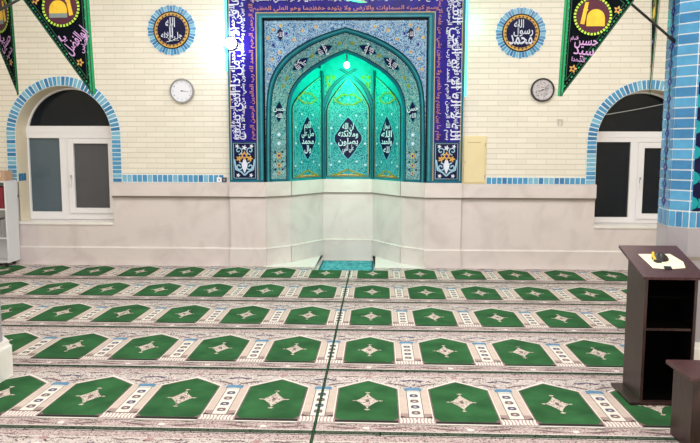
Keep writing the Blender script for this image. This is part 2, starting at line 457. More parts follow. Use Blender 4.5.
# ------------------------------------------------------------------ windows
G_LEFT = glass_mat('hazy_grey_glass', (92, 106, 116), 0.9, 0.15)
G_LEFT2 = glass_mat('smoky_glass', (88, 88, 94), 0.9, 0.15)
G_DARK = glass_mat('dark_night_glass', (12, 21, 34), 0.85, 0.03)
METAL = mat('brushed_metal', (180, 180, 182), 0.3, 0.9)
NIGHT = mat('dark_outdoors', (12, 17, 24), 0.9, vary=0.3, scale=2)
def window(idx, cx, cz, bar0, bar1, mul, xL, sash, fix_z, panes):
    """mul = x range of the whole middle post; sash = (x0,x1,z0,z1) glass of the opening sash; fix = glass of the fixed side"""
    Y = WY + 0.30; mp = wallmap(Y)
    root = bpy.data.objects.new('window_%d' % idx, None); C.objects.link(root); root.location = (cx, Y, SILL); root['kind'] = 'structure'
    bpy.context.view_layer.update()
    f = MB(); x0, x1 = cx - WR + 0.005, cx + WR - 0.005; zb = SILL + 0.01
    def bar(a, z0, c, z1, d=0.0, t=0.06, m=WHITE_PVC): f.box(a, Y - d, z0, c, Y + t, z1, m)
    bar(x0, zb, x0 + 0.022, cz); bar(x1 - 0.05, zb, x1, cz)
    bar(x0, zb, x1, fix_z[0], 0.002); bar(x0, bar0, x1, bar1, 0.012)
    bar(x0, bar0 + (bar1 - bar0) * .45, x1, bar0 + (bar1 - bar0) * .55, 0.018)
    bar(mul[0], zb, mul[1], bar0, 0.004)
    # curved head of the frame
    n = 28
    for i in range(n):
        a0 = PI * i / n; a1 = PI * (i + 1) / n
        for r0, r1 in ((WR - 0.028, WR - 0.003),):
            p = [(cx + r * math.cos(a), cz + r * math.sin(a)) for r, a in ((r0, a0), (r1, a0), (r1, a1), (r0, a1))]
            f.prism(p, mp, -0.06, 0.0, WHITE_PVC)
    f.build('frame', root)
    s = MB(); sx0, sx1, sz0, sz1 = sash; t = 0.075
    lo = zb + 0.03 if sz0 - t < zb else sz0 - t
    def sb(a, z0, c, z1): s.box(a, Y - 0.03, z0, c, Y + 0.03, z1, WHITE_PVC)
    sb(sx0 - 0.085, lo, sx0, bar0 - 0.005); sb(sx1, lo, min(x1 - 0.01, sx1 + 0.10), bar0 - 0.005); sb(sx0, lo, sx1, sz0); sb(sx0, sz1, sx1, bar0 - 0.005)
    so = s.build('sash', root, bevel=0.004)
    h = MB(); hx = sx0 - 0.045
    h.box(hx - 0.012, Y - 0.045, 1.18, hx + 0.012, Y - 0.03, 1.26, METAL); h.box(hx - 0.009, Y - 0.07, 1.10, hx + 0.009, Y - 0.045, 1.22, WHITE_PVC)
    h.build('handle', root, bevel=0.003)
    g = MB(); g.rect(x0 + 0.022, fix_z[0], mul[0], bar0, mp, -0.03, panes[0]); g.build('fixed_pane', root)
    g = MB(); g.rect(sx0, sz0, sx1, sz1, mp, -0.01, panes[1]); g.build('sash_pane', root)
    g = MB(); P = [(x0, bar1)] + [(cx - (WR - 0.02) * math.cos(PI * i / 32), cz + (WR - 0.02) * math.sin(PI * i / 32)) for i in range(1, 32) if cz + (WR - 0.02) * math.sin(PI * i / 32) > bar1 + 0.005] + [(x1, bar1)]
    g.flat(P, mp, -0.03, panes[2]); g.build('arched_pane', root)
    g = MB()        # night darkness outdoors, painted on a backdrop board behind the window
    g.box(x0 - 0.1, Y + 0.65, 0.4, x1 + 0.1, Y + 0.7, 2.75, NIGHT); g.build('night_backdrop', root)
window(1, WIN[0][0], WIN[0][1], 1.79, 1.963, (-4.615, -4.49), 0, (-4.405, -3.895, 0.78, 1.712), (0.72, 1.7), (G_LEFT, G_LEFT2, G_DARK))
window(2, WIN[1][0], WIN[1][1], 1.749, 1.895, (3.535, 3.64), 0, (3.72, 4.19, 0.745, 1.665), (0.69, 1.7), (G_DARK, G_DARK, G_DARK))

# ================================================================== THE PRAYER NICHE (MIHRAB)
FY = 9.50          # front of the frame
SY = 9.55          # spandrel plane
JY = 9.80          # inner arch plane
BYK = 10.50        # back of the niche
mih = thing('prayer_niche', (MC, FY, 0), 'large tiled prayer niche in the middle of the far wall, glowing green inside', 'prayer niche')
fm = wallmap(FY)
T0 = 1.185; TOP = 3.83
# -- frame solid: two posts and a lintel
b = MB()
for x0, x1 in ((FRL, MC - 1.12), (MC + 1.12, FRR)): b.box(x0, FY, T0, x1, WY + 0.01, TOP, TEAL)
b.box(MC - 1.12, FY, 3.40, MC + 1.12, WY + 0.01, TOP, TEAL)
# thin outlines
def frame_line(b, d0, d1, h, m, ztop):
    """nested upright rectangle lines, d = distance from the centre line"""
    for s, half in ((-1, 1.0), (1, 1.0)):
        xa, xb = MC + s * d0, MC + s * d1
        b.rect(min(xa, xb), T0 + 0.03, max(xa, xb), ztop, fm, h, m)
frame_line(b, 1.565, 1.575, 0.002, GOLD_L, 3.80); frame_line(b, 1.20, 1.212, 0.002, GOLD_L, 3.46)
b.rect(MC - 1.212, 3.462, MC + 1.212, 3.474, fm, 0.002, GOLD_L)
frame_line(b, 1.135, 1.16, 0.002, TEAL_L, 3.42); b.rect(MC - 1.16, 3.41, MC + 1.16, 3.43, fm, 0.002, TEAL_L)
b.build('tile_frame', mih)
# step between frame and spandrel: faces and edge lines in black
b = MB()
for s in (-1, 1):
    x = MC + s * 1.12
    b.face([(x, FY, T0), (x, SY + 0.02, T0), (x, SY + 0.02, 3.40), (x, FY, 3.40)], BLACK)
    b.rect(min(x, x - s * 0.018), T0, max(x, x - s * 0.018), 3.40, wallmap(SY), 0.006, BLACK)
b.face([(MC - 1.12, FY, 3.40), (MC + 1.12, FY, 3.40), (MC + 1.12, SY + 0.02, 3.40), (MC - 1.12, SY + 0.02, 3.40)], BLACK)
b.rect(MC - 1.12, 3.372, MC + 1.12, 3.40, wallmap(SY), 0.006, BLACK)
b.build('black_step', mih)
# -- inscription band (navy) with lettering
b = MB(); BI, BO = 1.215, 1.56
for s in (-1, 1):
    xa, xb = sorted((MC + s * BI, MC + s * BO))
    b.rect(xa, 1.74, xb, 3.80, fm, 0.004, NAVY, 1, 6)
b.rect(MC - BI, 3.478, MC + BI, 3.80, fm, 0.004, NAVY, 6, 1)
b.build('inscription_band', mih)
V = ['الله لا اله الا هو الحي القيوم', 'لا تاخذه سنة ولا نوم له ما في السماوات', 'وما في الارض من ذا الذي يشفع']
W = ['يعلم ما بين ايديهم وما خلفهم ولا يحيطون بشيء من علمه الا بما شاء', 'وسع كرسيه السماوات والارض ولا يئوده حفظهما وهو العلي العظيم', 'بسم الله الرحمن الرحيم الحمد لله رب العالمين الرحمن الرحيم']
def run_text(b, s, mp, h, m, x, y, length, height, rot, bold):
    tx = text(s, bold); bb = tx[2]; size = height / (bb[3] - bb[2]); sx = length / ((bb[1] - bb[0]) * size)
    b.glyphs(tx, mp, h, m, x, y, size, rot, True, sx)
for nm, col, rows, bold in (('large_lettering', LETTER, [(0.075, 0.22, V)], 0.006), ('upper_lettering', LETTER, [(0.125, 0.12, W)], 0.014), ('middle_lettering', LETTER, [(0.0, 0.085, W[::-1])], 0.014), ('small_lettering', LETTER_G, [(-0.125, 0.085, W)], 0.014)):
    for off, hgt, S in rows:
        cd = (BI + BO) / 2 + off; hh = 0.006 if nm != 'upper_lettering' else 0.0068
        b = MB(); run_text(b, S[0], fm, hh, col, MC + cd, 2.76, 1.98, hgt, -PI / 2, bold); b.build(nm, mih)
        b = MB(); run_text(b, S[2], fm, hh, col, MC - cd, 2.76, 1.98, hgt, PI / 2, bold); b.build(nm, mih)
        b = MB(); run_text(b, S[1], fm, hh, col, MC, 3.64 + off, 2.5, hgt, 0, bold); b.build(nm, mih)
# -- flower panels at the foot of each post
for s in (-1, 1):
    b = MB(); cx = MC + s * (BI + BO) / 2
    b.rect(cx - 0.165, 1.225, cx + 0.165, 1.735, fm, 0.004, NAVY_D)
    b.ribbon([(cx - .15, 1.24), (cx + .15, 1.24), (cx + .15, 1.72), (cx - .15, 1.72), (cx - .15, 1.24)], 0.008, fm, 0.0055, PALE)
    for q in (-1, 1):
        b.ribbon(spiral(cx + q * 0.075, 1.40, 0.06, PI / 2, 1.3, sgn=q), 0.018, fm, 0.006, PALE)
        b.ribbon(spiral(cx + q * 0.08, 1.62, 0.055, -PI / 2, 1.2, sgn=-q), 0.014, fm, 0.006, PALE)
        b.ribbon([(cx, 1.28), (cx + q * 0.05, 1.33), (cx + q * 0.12, 1.36), (cx + q * 0.14, 1.5)], 0.022, fm, 0.0062, PALE)
        b.flat(petals(cx + q * 0.075, 1.51, 0.02, 0.045, 5), fm, 0.0068, GOLD)
        b.flat(petals(cx + q * 0.09, 1.28, 0.012, 0.03, 5), fm, 0.0068, LETTER)
        b.flat(petals(cx + q * 0.10, 1.68, 0.012, 0.03, 5), fm, 0.0068, LETTER)
    b.flat(petals(cx, 1.55, 0.03, 0.065, 6, PI / 6), fm, 0.007, GOLD)
    b.flat(lozenge(cx, 1.42, 0.04, 0.11), fm, 0.0066, LETTER); b.flat(circle(cx, 1.55, 0.02), fm, 0.0078, NAVY)
    b.flat(petals(cx, 1.66, 0.015, 0.04, 5), fm, 0.0068, LETTER)
    b.build('flower_panel', mih)

# -- arches
OUT = crom([(0, 3.284), (.24, 3.215), (.47, 3.125), (.66, 3.02), (.82, 2.90), (.94, 2.76), (1.03, 2.58), (1.075, 2.36), (1.09, 2.10), (1.10, 1.60), (1.10, T0)], 5)
INN = crom([(0, 2.975), (.17, 2.905), (.35, 2.805), (.51, 2.70), (.64, 2.58), (.735, 2.44), (.785, 2.27), (.80, 2.10), (.80, 1.80), (.80, 1.5), (.80, T0)], 5)
def resample(P, n):
    d = [0]
    for i in range(1, len(P)): d.append(d[-1] + math.dist(P[i], P[i - 1]))
    out = []
    for k in range(n + 1):
        t = d[-1] * k / n; i = 1
        while i < len(P) - 1 and d[i] < t: i += 1
        u = (t - d[i - 1]) / ((d[i] - d[i - 1]) or 1)
        out.append(tuple(P[i - 1][j] + (P[i][j] - P[i - 1][j]) * u for j in range(2)))
    return out
NA = 60
OUTR = resample(OUT, NA); INNR = resample(INN, NA)
def samp(P, t):
    t = max(0.0, min(1.0, t)) * (len(P) - 1); i = min(len(P) - 2, int(t)); u = t - i
    return (P[i][0] + (P[i + 1][0] - P[i][0]) * u, P[i][1] + (P[i + 1][1] - P[i][1]) * u)
def off_in(P, t, d):
    """point moved inwards by d from the curve"""
    a = samp(P, t - 0.01); c = samp(P, t + 0.01); p = samp(P, t)
    dx, dy = c[0] - a[0], c[1] - a[1]; L = math.hypot(dx, dy) or 1
    return (max(0.0, p[0] + dy / L * d), p[1] - dx / L * d) if t > 0.004 else (0.0, p[1] - d * 1.1)
# spandrel plate: between the outer arch and the rectangle
b = MB(); sm = wallmap(SY)
for s in (-1, 1):
    for i in range(NA):
        a, c = OUTR[i], OUTR[i + 1]
        if c[1] < 1.9 and False: continue
        # strips up to the top / side
        b.face([sm(MC + s * a[0], a[1]), sm(MC + s * c[0], c[1]), sm(MC + s * c[0], 3.40), sm(MC + s * a[0], 3.40)], SPAN)
    b.rect(MC + s * 1.10 if s > 0 else MC - 1.125, T0, MC + 1.125 if s > 0 else MC - 1.10, 3.40, sm, 0, TEAL)
b.build('blue_spandrel', mih)
b = MB()
for s in (-1, 1):       # scrolls and little dark medallions on the spandrel
    for (x, z, r) in ((.98, 3.25, .08), (.80, 3.20, .09), (.98, 3.05, .09), (.58, 3.24, .07), (1.0, 2.86, .07), (.40, 3.29, .05), (.70, 3.12, .05), (.89, 2.95, .05), (1.04, 2.72, .04), (.88, 3.31, .04), (1.05, 3.14, .04)):
        b.ribbon(spiral(MC + s * x, z, r, random.random() * 6, 1.6, 26, s), 0.008, sm, 0.003, PALE)
        b.flat(petals(MC + s * x, z, 0.012, 0.028, 5), sm, 0.004, GOLD if r < .085 else NAVY)
    b.flat(lozenge(MC + s * 0.885, 3.19, 0.055, 0.085), sm, 0.006, NAVY_D)
    b.glyphs(text('الله', .01), sm, 0.0075, LETTER, MC + s * 0.885, 3.19, 0.085)
    b.ribbon([(MC + s * 1.085, 2.3), (MC + s * 1.085, 3.35), (MC + s * 0.02, 3.35)], 0.010, sm, 0.003, PALE)
b.build('spandrel_scrollwork', mih)
# splayed arch band
def bandpt(s, t, w, h=0.0):
    """t from apex (0) to the foot (1); w 0 at the outer arch, 1 at the inner arch"""
    o = off_in(OUTR, t, 0.0); i = samp(INNR, t)
    return (MC + s * (o[0] + (i[0] - o[0]) * w) - s * h * 0.3, SY + (JY - SY) * w - h, o[1] + (i[1] - o[1]) * w)
def bandstrip(b, w0, w1, h, m, t0=0.0, t1=1.0, n=NA):
    for s in (-1, 1):
        for i in range(n):
            ta = t0 + (t1 - t0) * i / n; tb = t0 + (t1 - t0) * (i + 1) / n
            b.face([bandpt(s, ta, w0, h), bandpt(s, tb, w0, h), bandpt(s, tb, w1, h), bandpt(s, ta, w1, h)], m)
b = MB()
bandstrip(b, 0.0, 0.20, 0.0, TEAL); bandstrip(b, 0.20, 0.86, 0.0, BAND); bandstrip(b, 0.86, 1.0, 0.0, TEAL)
bandstrip(b, 0.0, 0.035, 0.004, TEAL_D); bandstrip(b, 0.185, 0.215, 0.004, BLACK); bandstrip(b, 0.85, 0.88, 0.004, BLACK); bandstrip(b, 0.07, 0.12, 0.004, TEAL_L)
bandstrip(b, 0.0, 1.0, 0.003, TEAL, 0.985, 1.0, 3)
b.build('arch_band', mih)
# medallions on the arch band
b = MB(); letters = MB()
def bandmap(s, t0, w0):
    """local flat patch around a point of the band: x across, y along"""
    P = Vector(bandpt(s, t0, w0, 0)); up = (Vector(bandpt(s, t0 - 0.015, w0)) - Vector(bandpt(s, t0 + 0.015, w0))).normalized()
    ac = (Vector(bandpt(1, t0, 0.8)) - Vector(bandpt(1, t0, 0.3))); ac = Vector((ac.x * s, ac.y, ac.z)).normalized() * (-s)
    ac = (ac - up * ac.dot(up)).normalized(); nn = up.cross(ac).normalized()
    if nn.y > 0: nn = -nn
    return lambda x, y, h=0.0: tuple(P + ac * x + up * y + nn * h)
WORDS = ['محمد', 'علي', 'حسن']
for s in (-1, 1):
    for k, (t, hw, hh) in enumerate(((0.135, 0.07, 0.13), (0.29, 0.075, 0.135), (0.60, 0.072, 0.14))):
        q = bandmap(s, t, 0.53); md = MB()
        md.flat(lozenge(0, 0, hw + 0.014, hh + 0.02), q, 0.006, TEAL_L); md.flat(lozenge(0, 0, hw, hh), q, 0.008, NAVY_D); mo = md.build('arch_medallion', mih); letters = MB()
        letters.glyphs(text(WORDS[k], .02), q, 0.0095, LETTER, 0, 0.03, 0.10, 0, True, .9); letters.glyphs(text('الله', .02), q, 0.0095, LETTER, 0, -0.05, 0.085)
        letters.build('lettering', mo)
    for t in (0.04, 0.21, 0.40, 0.45, 0.73, 0.78):
        q = bandmap(s, t, 0.53)
        for z in (-1, 1): b.ribbon(spiral(z * 0.05, 0, 0.04, 0, 1.3, 18, z), 0.01, q, 0.006, CYAN)
        b.flat(petals(0, 0, 0.016, 0.036, 6), q, 0.0075, LIME if t < .5 else LETTER)
    for t, r in ((0.85, .055), (0.905, .045), (0.95, .035)):
        q = bandmap(s, t, 0.53); b.flat(petals(0, 0, r * .5, r, 6), q, 0.008, GOLD); b.flat(circle(0, 0, r * .3), q, 0.0095, NAVY)
        for z in (-1, 1): b.ribbon(spiral(z * 0.065, 0, 0.035, 0, 1.3, 18, z), 0.011, q, 0.006, PALE); b.flat(petals(z * .06, .05, .01, .02, 5), q, 0.0075, NAVY_D)
b.build('arch_scrollwork', mih)

# -- the hollow: half hexagon plan that closes to the arch apex
HB = 0.378; DEP = BYK - JY; SL = math.hypot(0.80 - HB, DEP); US = HB + SL
def wz(z):
    return 0.80
    if z <= T0 + 0.01: return 0.80
    for i in range(len(INNR) - 1):
        a, c = INNR[i], INNR[i + 1]
        if c[1] <= z <= a[1] and a[1] > c[1]: return a[0] + (c[0] - a[0]) * (a[1] - z) / (a[1] - c[1])
    return 0.0 if z > 2.9 else 0.80
def hollow(u, z, h=0.0):
    k = wz(z) / 0.80
    if abs(u) <= HB: x, d = u, DEP; nx, ny = 0, -1
    else:
        t = (abs(u) - HB) / SL; s = 1 if u > 0 else -1
        x = s * (HB + (0.80 - HB) * t); d = DEP * (1 - t); L = SL
        nx, ny = -s * DEP / L, -(0.80 - HB) / L
    return (MC + x * k + nx * h, JY + d * k + ny * h, z - (h * 0.7 if k < 0.95 else 0))
b = MB(); NZ = 40; us = [-US, -US + SL * .33, -US + SL * .66, -HB, -HB / 3, HB / 3, HB, US - SL * .66, US - SL * .33, US]
ZT = 3.12
for i in range(NZ):
    za = T0 + (ZT - T0) * i / NZ; zb = T0 + (ZT - T0) * (i + 1) / NZ
    for j in range(len(us) - 1):
        b.face([hollow(us[j], za), hollow(us[j + 1], za), hollow(us[j + 1], zb), hollow(us[j], zb)], TURQ)
b.face([hollow(-US, ZT), hollow(-HB, ZT), hollow(HB, ZT), hollow(US, ZT)], TURQ)
b.build('niche_vault', mih)
def hpatch(b, f0, f1, z0, z1, h, m, n=20):
    """region between curves f0(z), f1(z) in u"""
    for i in range(n):
        za = z0 + (z1 - z0) * i / n; zb = z0 + (z1 - z0) * (i + 1) / n
        k = 4
        for j in range(k):
            def g(z, q): return f0(z) + (f1(z) - f0(z)) * q
            b.face([hollow(g(za, j / k), za, h), hollow(g(za, (j + 1) / k), za, h), hollow(g(zb, (j + 1) / k), zb, h), hollow(g(zb, j / k), zb, h)], m)
def sub(pts, n=6):
    out = []
    for i in range(len(pts) - 1):
        for k in range(n): out.append((pts[i][0] + (pts[i + 1][0] - pts[i][0]) * k / n, pts[i][1] + (pts[i + 1][1] - pts[i][1]) * k / n))
    out.append(pts[-1]); return out
panels = [(-1, -US + 0.055, -HB - 0.05), (0, -HB + 0.055, HB - 0.055), (1, HB + 0.05, US - 0.055)]
for s, ua, ub in panels:
    uc = (ua + ub) / 2; hw = (ub - ua) / 2; zs, za_ = (2.22, 2.70) if s == 0 else (2.22, 2.72)
    def half(z, zs=zs, za_=za_, hw=hw):
        if z <= zs: return hw
        t = (z - zs) / (za_ - zs); return hw * max(0.0, (1 - t ** 1.5))
    def fl(z, s=s, ua=ua, ub=ub): return ub - 2 * half(z) if s < 0 else ua if s > 0 else uc - half(z)
    def frr(z, s=s, ua=ua, ub=ub): return ua + 2 * half(z) if s > 0 else ub if s < 0 else uc + half(z)
    p = MB()
    hpatch(p, fl, frr, T0 + 0.045, za_, 0.004, NICHE, 30)
    zz = [T0 + 0.045 + (za_ - T0 - 0.045) * i / 40 for i in range(41)]
    ol = [(fl(z), z) for z in zz]; orr = [(frr(z), z) for z in reversed(zz)]
    loop = ol + orr + [(uc - hw, T0 + 0.045)]
    p.ribbon(loop, 0.018, hollow, 0.008, TEAL_D); p.ribbon([(uc + (x - uc) * .955, z - (.012 if z > zs else 0)) for x, z in loop], 0.007, hollow, 0.0095, GOLD_L)
    pan = p.build('panel', mih); pan['label'] = ('middle' if s == 0 else 'left' if s < 0 else 'right') + ' turquoise floral tile panel with dark lozenge'
    # scrolls
    q = MB(); k = hw / 0.32
    for z, r in ((1.33, .075), (1.50, .06), (2.08, .06), (2.22, .065), (1.42, .05), (2.0, .04)):
        for sg in (-1, 1):
            for dx in ((.20, .09) if r > .05 else (.26,)):
                q.ribbon([(uc + (x - uc) * k, y) for x, y in spiral(uc + sg * dx, z + (.04 if dx < .15 else 0), r, PI / 2, 1.5, 24, sg)], 0.009, hollow, 0.010, CYAN)
    for sg in (-1, 1):
        q.ribbon([(uc + (x) * k * sg, y) for x, y in crom([(.02, 1.25), (.22, 1.38), (.27, 1.6), (.26, 1.85), (.27, 2.05), (.16, 2.2), (.02, 2.30)], 6)], 0.011, hollow, 0.010, CYAN)
        for (x, z) in ((.25, 1.72), (.25, 1.95), (.12, 2.14), (.13, 1.45), (.26, 1.40)): q.flat(petals(uc + sg * x * k, z, .01, .022, 5), hollow, 0.011, LETTER)
    q.build('scrollwork', pan)
    y = MB()
    for sg in (-1, 1):
        y.ribbon([(uc + x * sg * k, z) for x, z in crom([(.01, 2.44), (.08, 2.45), (.15, 2.40), (.20, 2.37), (.13, 2.33), (.05, 2.30), (.01, 2.32)], 5)], 0.022, hollow, 0.012, LIME)
        y.ribbon([(uc + x * sg * k, z) for x, z in crom([(.01, 1.33), (.08, 1.30), (.14, 1.27), (.20, 1.25), (.24, 1.26)], 5)], 0.024, hollow, 0.012, LIME)
        y.ribbon([(uc + x * sg * k, z) for x, z in crom([(.01, 1.25), (.08, 1.25), (.16, 1.245)], 5)], 0.016, hollow, 0.012, GOLD)
    y.flat(petals(uc, 2.38, .015, .03, 5), hollow, 0.013, CYAN)
    y.build('yellow_ornament', pan)
    z = MB(); cw = 0.205 if s == 0 else 0.20
    z.flat(lozenge(uc, 1.80, cw + .014, 0.335), hollow, 0.011, CYAN); z.flat(lozenge(uc, 1.80, cw, 0.315), hollow, 0.013, NAVY_D)
    z.build('lozenge', pan)
    z = MB(); ws = {0: ['ان الله', 'وملائكته', 'يصلون', 'على النبي'], -1: ['اللهم', 'صل على', 'محمد', 'وال'], 1: ['سبحان', 'الله', 'والحمد', 'لله']}[s]
    for i, wd in enumerate(ws):
        tx = text(wd, 0.02); bb = tx[2]; yy = (1.97, 1.86, 1.745, 1.635)[i]; wd_ = (.17, .30, .30, .17)[i] * (cw / .205)
        z.glyphs(tx, hollow, 0.0145, LETTER, uc, yy, min(0.16, wd_ / (bb[1] - bb[0])) if False else 0.125, 0, True, wd_ / ((bb[1] - bb[0]) * 0.125))
    z.build('lettering', pan)
# ribs between the panels, crossing near the apex, plus green spandrel triangles
r = MB()
for s in (-1, 1):
    r.ribbon([(s * HB, T0 + (2.28 - T0) * i / 10) for i in range(11)], 0.045, hollow, 0.006, TEAL)
    for d in (-.03, .03): r.ribbon([(s * HB + d, T0 + (2.28 - T0) * i / 10) for i in range(11)], 0.009, hollow, 0.010, TEAL_D)
    path = crom([(s * HB, 2.24), (s * .315, 2.42), (s * .24, 2.56), (s * .13, 2.67), (0, 2.76), (-s * .12, 2.83)], 7)
    r.ribbon(path, 0.05, hollow, 0.014 + .002 * s, TEAL); r.ribbon([(x + .027, z) for x, z in path], 0.008, hollow, 0.018 + .002 * s, TEAL_D); r.ribbon([(x - .027, z) for x, z in path], 0.008, hollow, 0.018 + .002 * s, TEAL_D)
    path = [(s * (HB + .018 + .03 * k / 8), 2.24 + .56 * k / 8) for k in range(9)]
    r.ribbon(path, 0.075, hollow, 0.012, TEAL); r.ribbon([(x + s * .02, z) for x, z in path], 0.030, hollow, 0.015, TEAL_D); r.ribbon([(x - s * .03, z) for x, z in path], 0.010, hollow, 0.015, TEAL_D)
    path = [(s * (HB + .10 + .02 * k / 4), 2.83 + .09 * k / 4) for k in range(5)]
    r.ribbon(path, 0.06, hollow, 0.015, TEAL_D)
    r.flat([(s * .352, 2.42), (s * .345, 2.74), (s * .13, 2.74), (s * .25, 2.60)], hollow, 0.008, NICHE)
    for (x, z) in ((.29, 2.60), (.31, 2.70), (.22, 2.70)): r.flat(petals(s * x, z, .018, .038, 5), hollow, 0.012, LIME)
    r.ribbon(crom([(s * .32, 2.50), (s * .28, 2.62), (s * .20, 2.71), (s * .30, 2.72), (s * .33, 2.62)], 5), 0.012, hollow, 0.011, LIME)
r.build('vault_ribs', mih)
# -- marble base of the niche, following the plan
b = MB()
def base_piece(P, Q, z0, z1, t, m):
    """upright slab from plan point P to Q, pushed t towards the room"""
    dx, dy = Q[0] - P[0], Q[1] - P[1]; L = math.hypot(dx, dy); nx, ny = dy / L * t, -dx / L * t
    p0, p1 = (P[0] + nx, P[1] + ny), (Q[0] + nx, Q[1] + ny)
    b.face([(*p0, z0), (*p1, z0), (*p1, z1), (*p0, z1)], m)
    b.face([(*p0, z1), (*p1, z1), (Q[0], Q[1], z1), (P[0], P[1], z1)], m); b.face([(*p0, z0), (*p1, z0), (Q[0], Q[1], z0), (P[0], P[1], z0)], m)
plan = [(MC - 1.12, FY + 0.02), (MC - .80, JY), (MC - HB, BYK), (MC + HB, BYK), (MC + .80, JY), (MC + 1.12, FY + 0.02)]
for i in range(5):
    P, Q = plan[i], plan[i + 1]
    base_piece(P, Q, -0.08, T0, 0.0, MARBLE); base_piece(P, Q, -0.08, 0.25, 0.025, MARBLE); base_piece(P, Q, 0.25, 0.262, 0.032, MARBLE_W)
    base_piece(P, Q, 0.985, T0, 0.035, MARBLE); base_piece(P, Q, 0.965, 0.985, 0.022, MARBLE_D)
for x0, x1 in ((FRL, MC - 1.10), (MC + 1.10, FRR)):
    b.box(x0, FY, 0, x1, WY, T0, MARBLE); b.box(x0 - 0.005, FY - 0.03, 0, x1 + 0.005, FY + .01, 0.25, MARBLE); b.box(x0 - 0.008, FY - 0.022, 0.25, x1 + 0.008, FY + .01, 0.26, MARBLE_W)
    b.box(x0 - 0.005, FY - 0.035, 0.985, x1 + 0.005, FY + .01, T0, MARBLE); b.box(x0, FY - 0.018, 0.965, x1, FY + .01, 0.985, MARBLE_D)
b.build('marble_base', mih)

# white marble step slabs each side of the sunken place
for nm, poly, lab in (('marble_slab', [(MC - 1.13, 9.44), (PIT[0], 9.44), (PIT[0], 10.47), (MC - HB, 10.46), (MC - .79, 9.78), (MC - 1.12, 9.50)], 'white marble floor slab in the niche, left of the turquoise rug'),
                      ('marble_slab', [(PIT[1], 9.44), (MC + 1.13, 9.44), (MC + 1.12, 9.50), (MC + .79, 9.78), (MC + HB, 10.46), (PIT[1], 10.47)], 'white marble floor slab in the niche, right of the turquoise rug')):
    b = MB(); b.prism(poly, floormap(0), 0.001, 0.014, MARBLE_W); tag(b.build(nm), lab, 'marble slab', 'white marble slabs beside the rug')
# turquoise rug in the sunken place
RUG = speckle('turquoise_rug', [(0.35, (24, 110, 128)), (0.5, (60, 160, 172)), (0.62, (96, 186, 192)), (0.72, (30, 120, 136))], 12, 0.95, distort=1.5)
RUGD = mat('dark_rug_edge', (20, 84, 96), 0.95)
rugt = thing('rug', (MC, 9.85, -0.07), 'small turquoise rug lying in the sunken floor of the niche', 'rug')
b = MB(); b.prism([(PIT[0] + .03, 9.24), (PIT[1] - .02, 9.24), (PIT[1] - .02, 10.42), (PIT[0] + .03, 10.42)], floormap(-0.07), 0.001, 0.012, RUG); b.build('pile', rugt)
b = MB(); b.ribbon([(PIT[0] + .045, 9.26), (PIT[1] - .04, 9.26), (PIT[1] - .04, 10.40), (PIT[0] + .045, 10.40), (PIT[0] + .045, 9.26)], 0.022, floormap(-0.07), 0.0135, RUGD); b.build('border', rugt)

# lamp under the apex
BULB = mat('green_bulb', (200, 255, 230), 0.3, emit=(190, 255, 225), estr=14)
t = thing('niche_lamp', (MC, 10.0, 2.80), 'glowing green white lamp under the point of the niche arch', 'lamp')
b = MB(); b.tube([(MC, 10.0, 2.87), (MC, 10.0, 3.11)], 0.012, METAL); b.build('socket', t)
b = MB()
for i in range(8):
    for j in range(14):
        def sp(i, j): th = PI * i / 8; ph = 2 * PI * j / 14; return (MC + .042 * math.sin(th) * math.cos(ph), 10.0 + .042 * math.sin(th) * math.sin(ph), 2.83 + .045 * math.cos(th))
        b.face([sp(i, j), sp(i + 1, j), sp(i + 1, j + 1), sp(i, j + 1)], BULB)
b.build('bulb', t, smooth=True)

# green light strips up the outer edges of the frame, and a glowing disc imitating the white glare on the left post
GSTRIP = mat('green_light_strip', (90, 255, 200), 0.4, emit=(60, 255, 190), estr=2.6)
for x, z0, z1, lab in ((FRL - 0.035, 2.70, TOP, 'green light strip beside the left edge of the niche frame'), (FRR + 0.035, 2.35, TOP, 'green light strip beside the right edge of the niche frame')):
    t = thing('light_strip', (x, WY, z0), lab, 'light strip', 'green light strips on the niche frame')
    b = MB(); b.box(x - 0.018, WY - 0.012, z0, x + 0.018, WY - 0.001, z1, WHITE_PVC); b.build('channel', t)
    b = MB(); b.box(x - 0.013, WY - 0.02, z0 + 0.01, x + 0.013, WY - 0.012, z1 - 0.01, GSTRIP); b.build('diffuser', t)
WGLARE = mat('white_glare_face', (255, 255, 255), 0.3, emit=(235, 245, 255), estr=16)
t = thing('glare_spot', (-2.0, FY, 3.06), 'small white glare, built as a glowing disc, on the left post of the niche frame', 'lamp')
b = MB(); m2 = wallmap(FY); b.rim(-2.0, 3.06, 0.08, m2, 0.004, 0.05, METAL); b.disc(-2.0, 3.06, 0, 0.08, m2, 0.006, METAL); b.build('glare_rim', t)
b = MB(); b.disc(-2.0, 3.06, 0, 0.076, m2, 0.052, WGLARE, seg=24); b.build('glare_face', t)

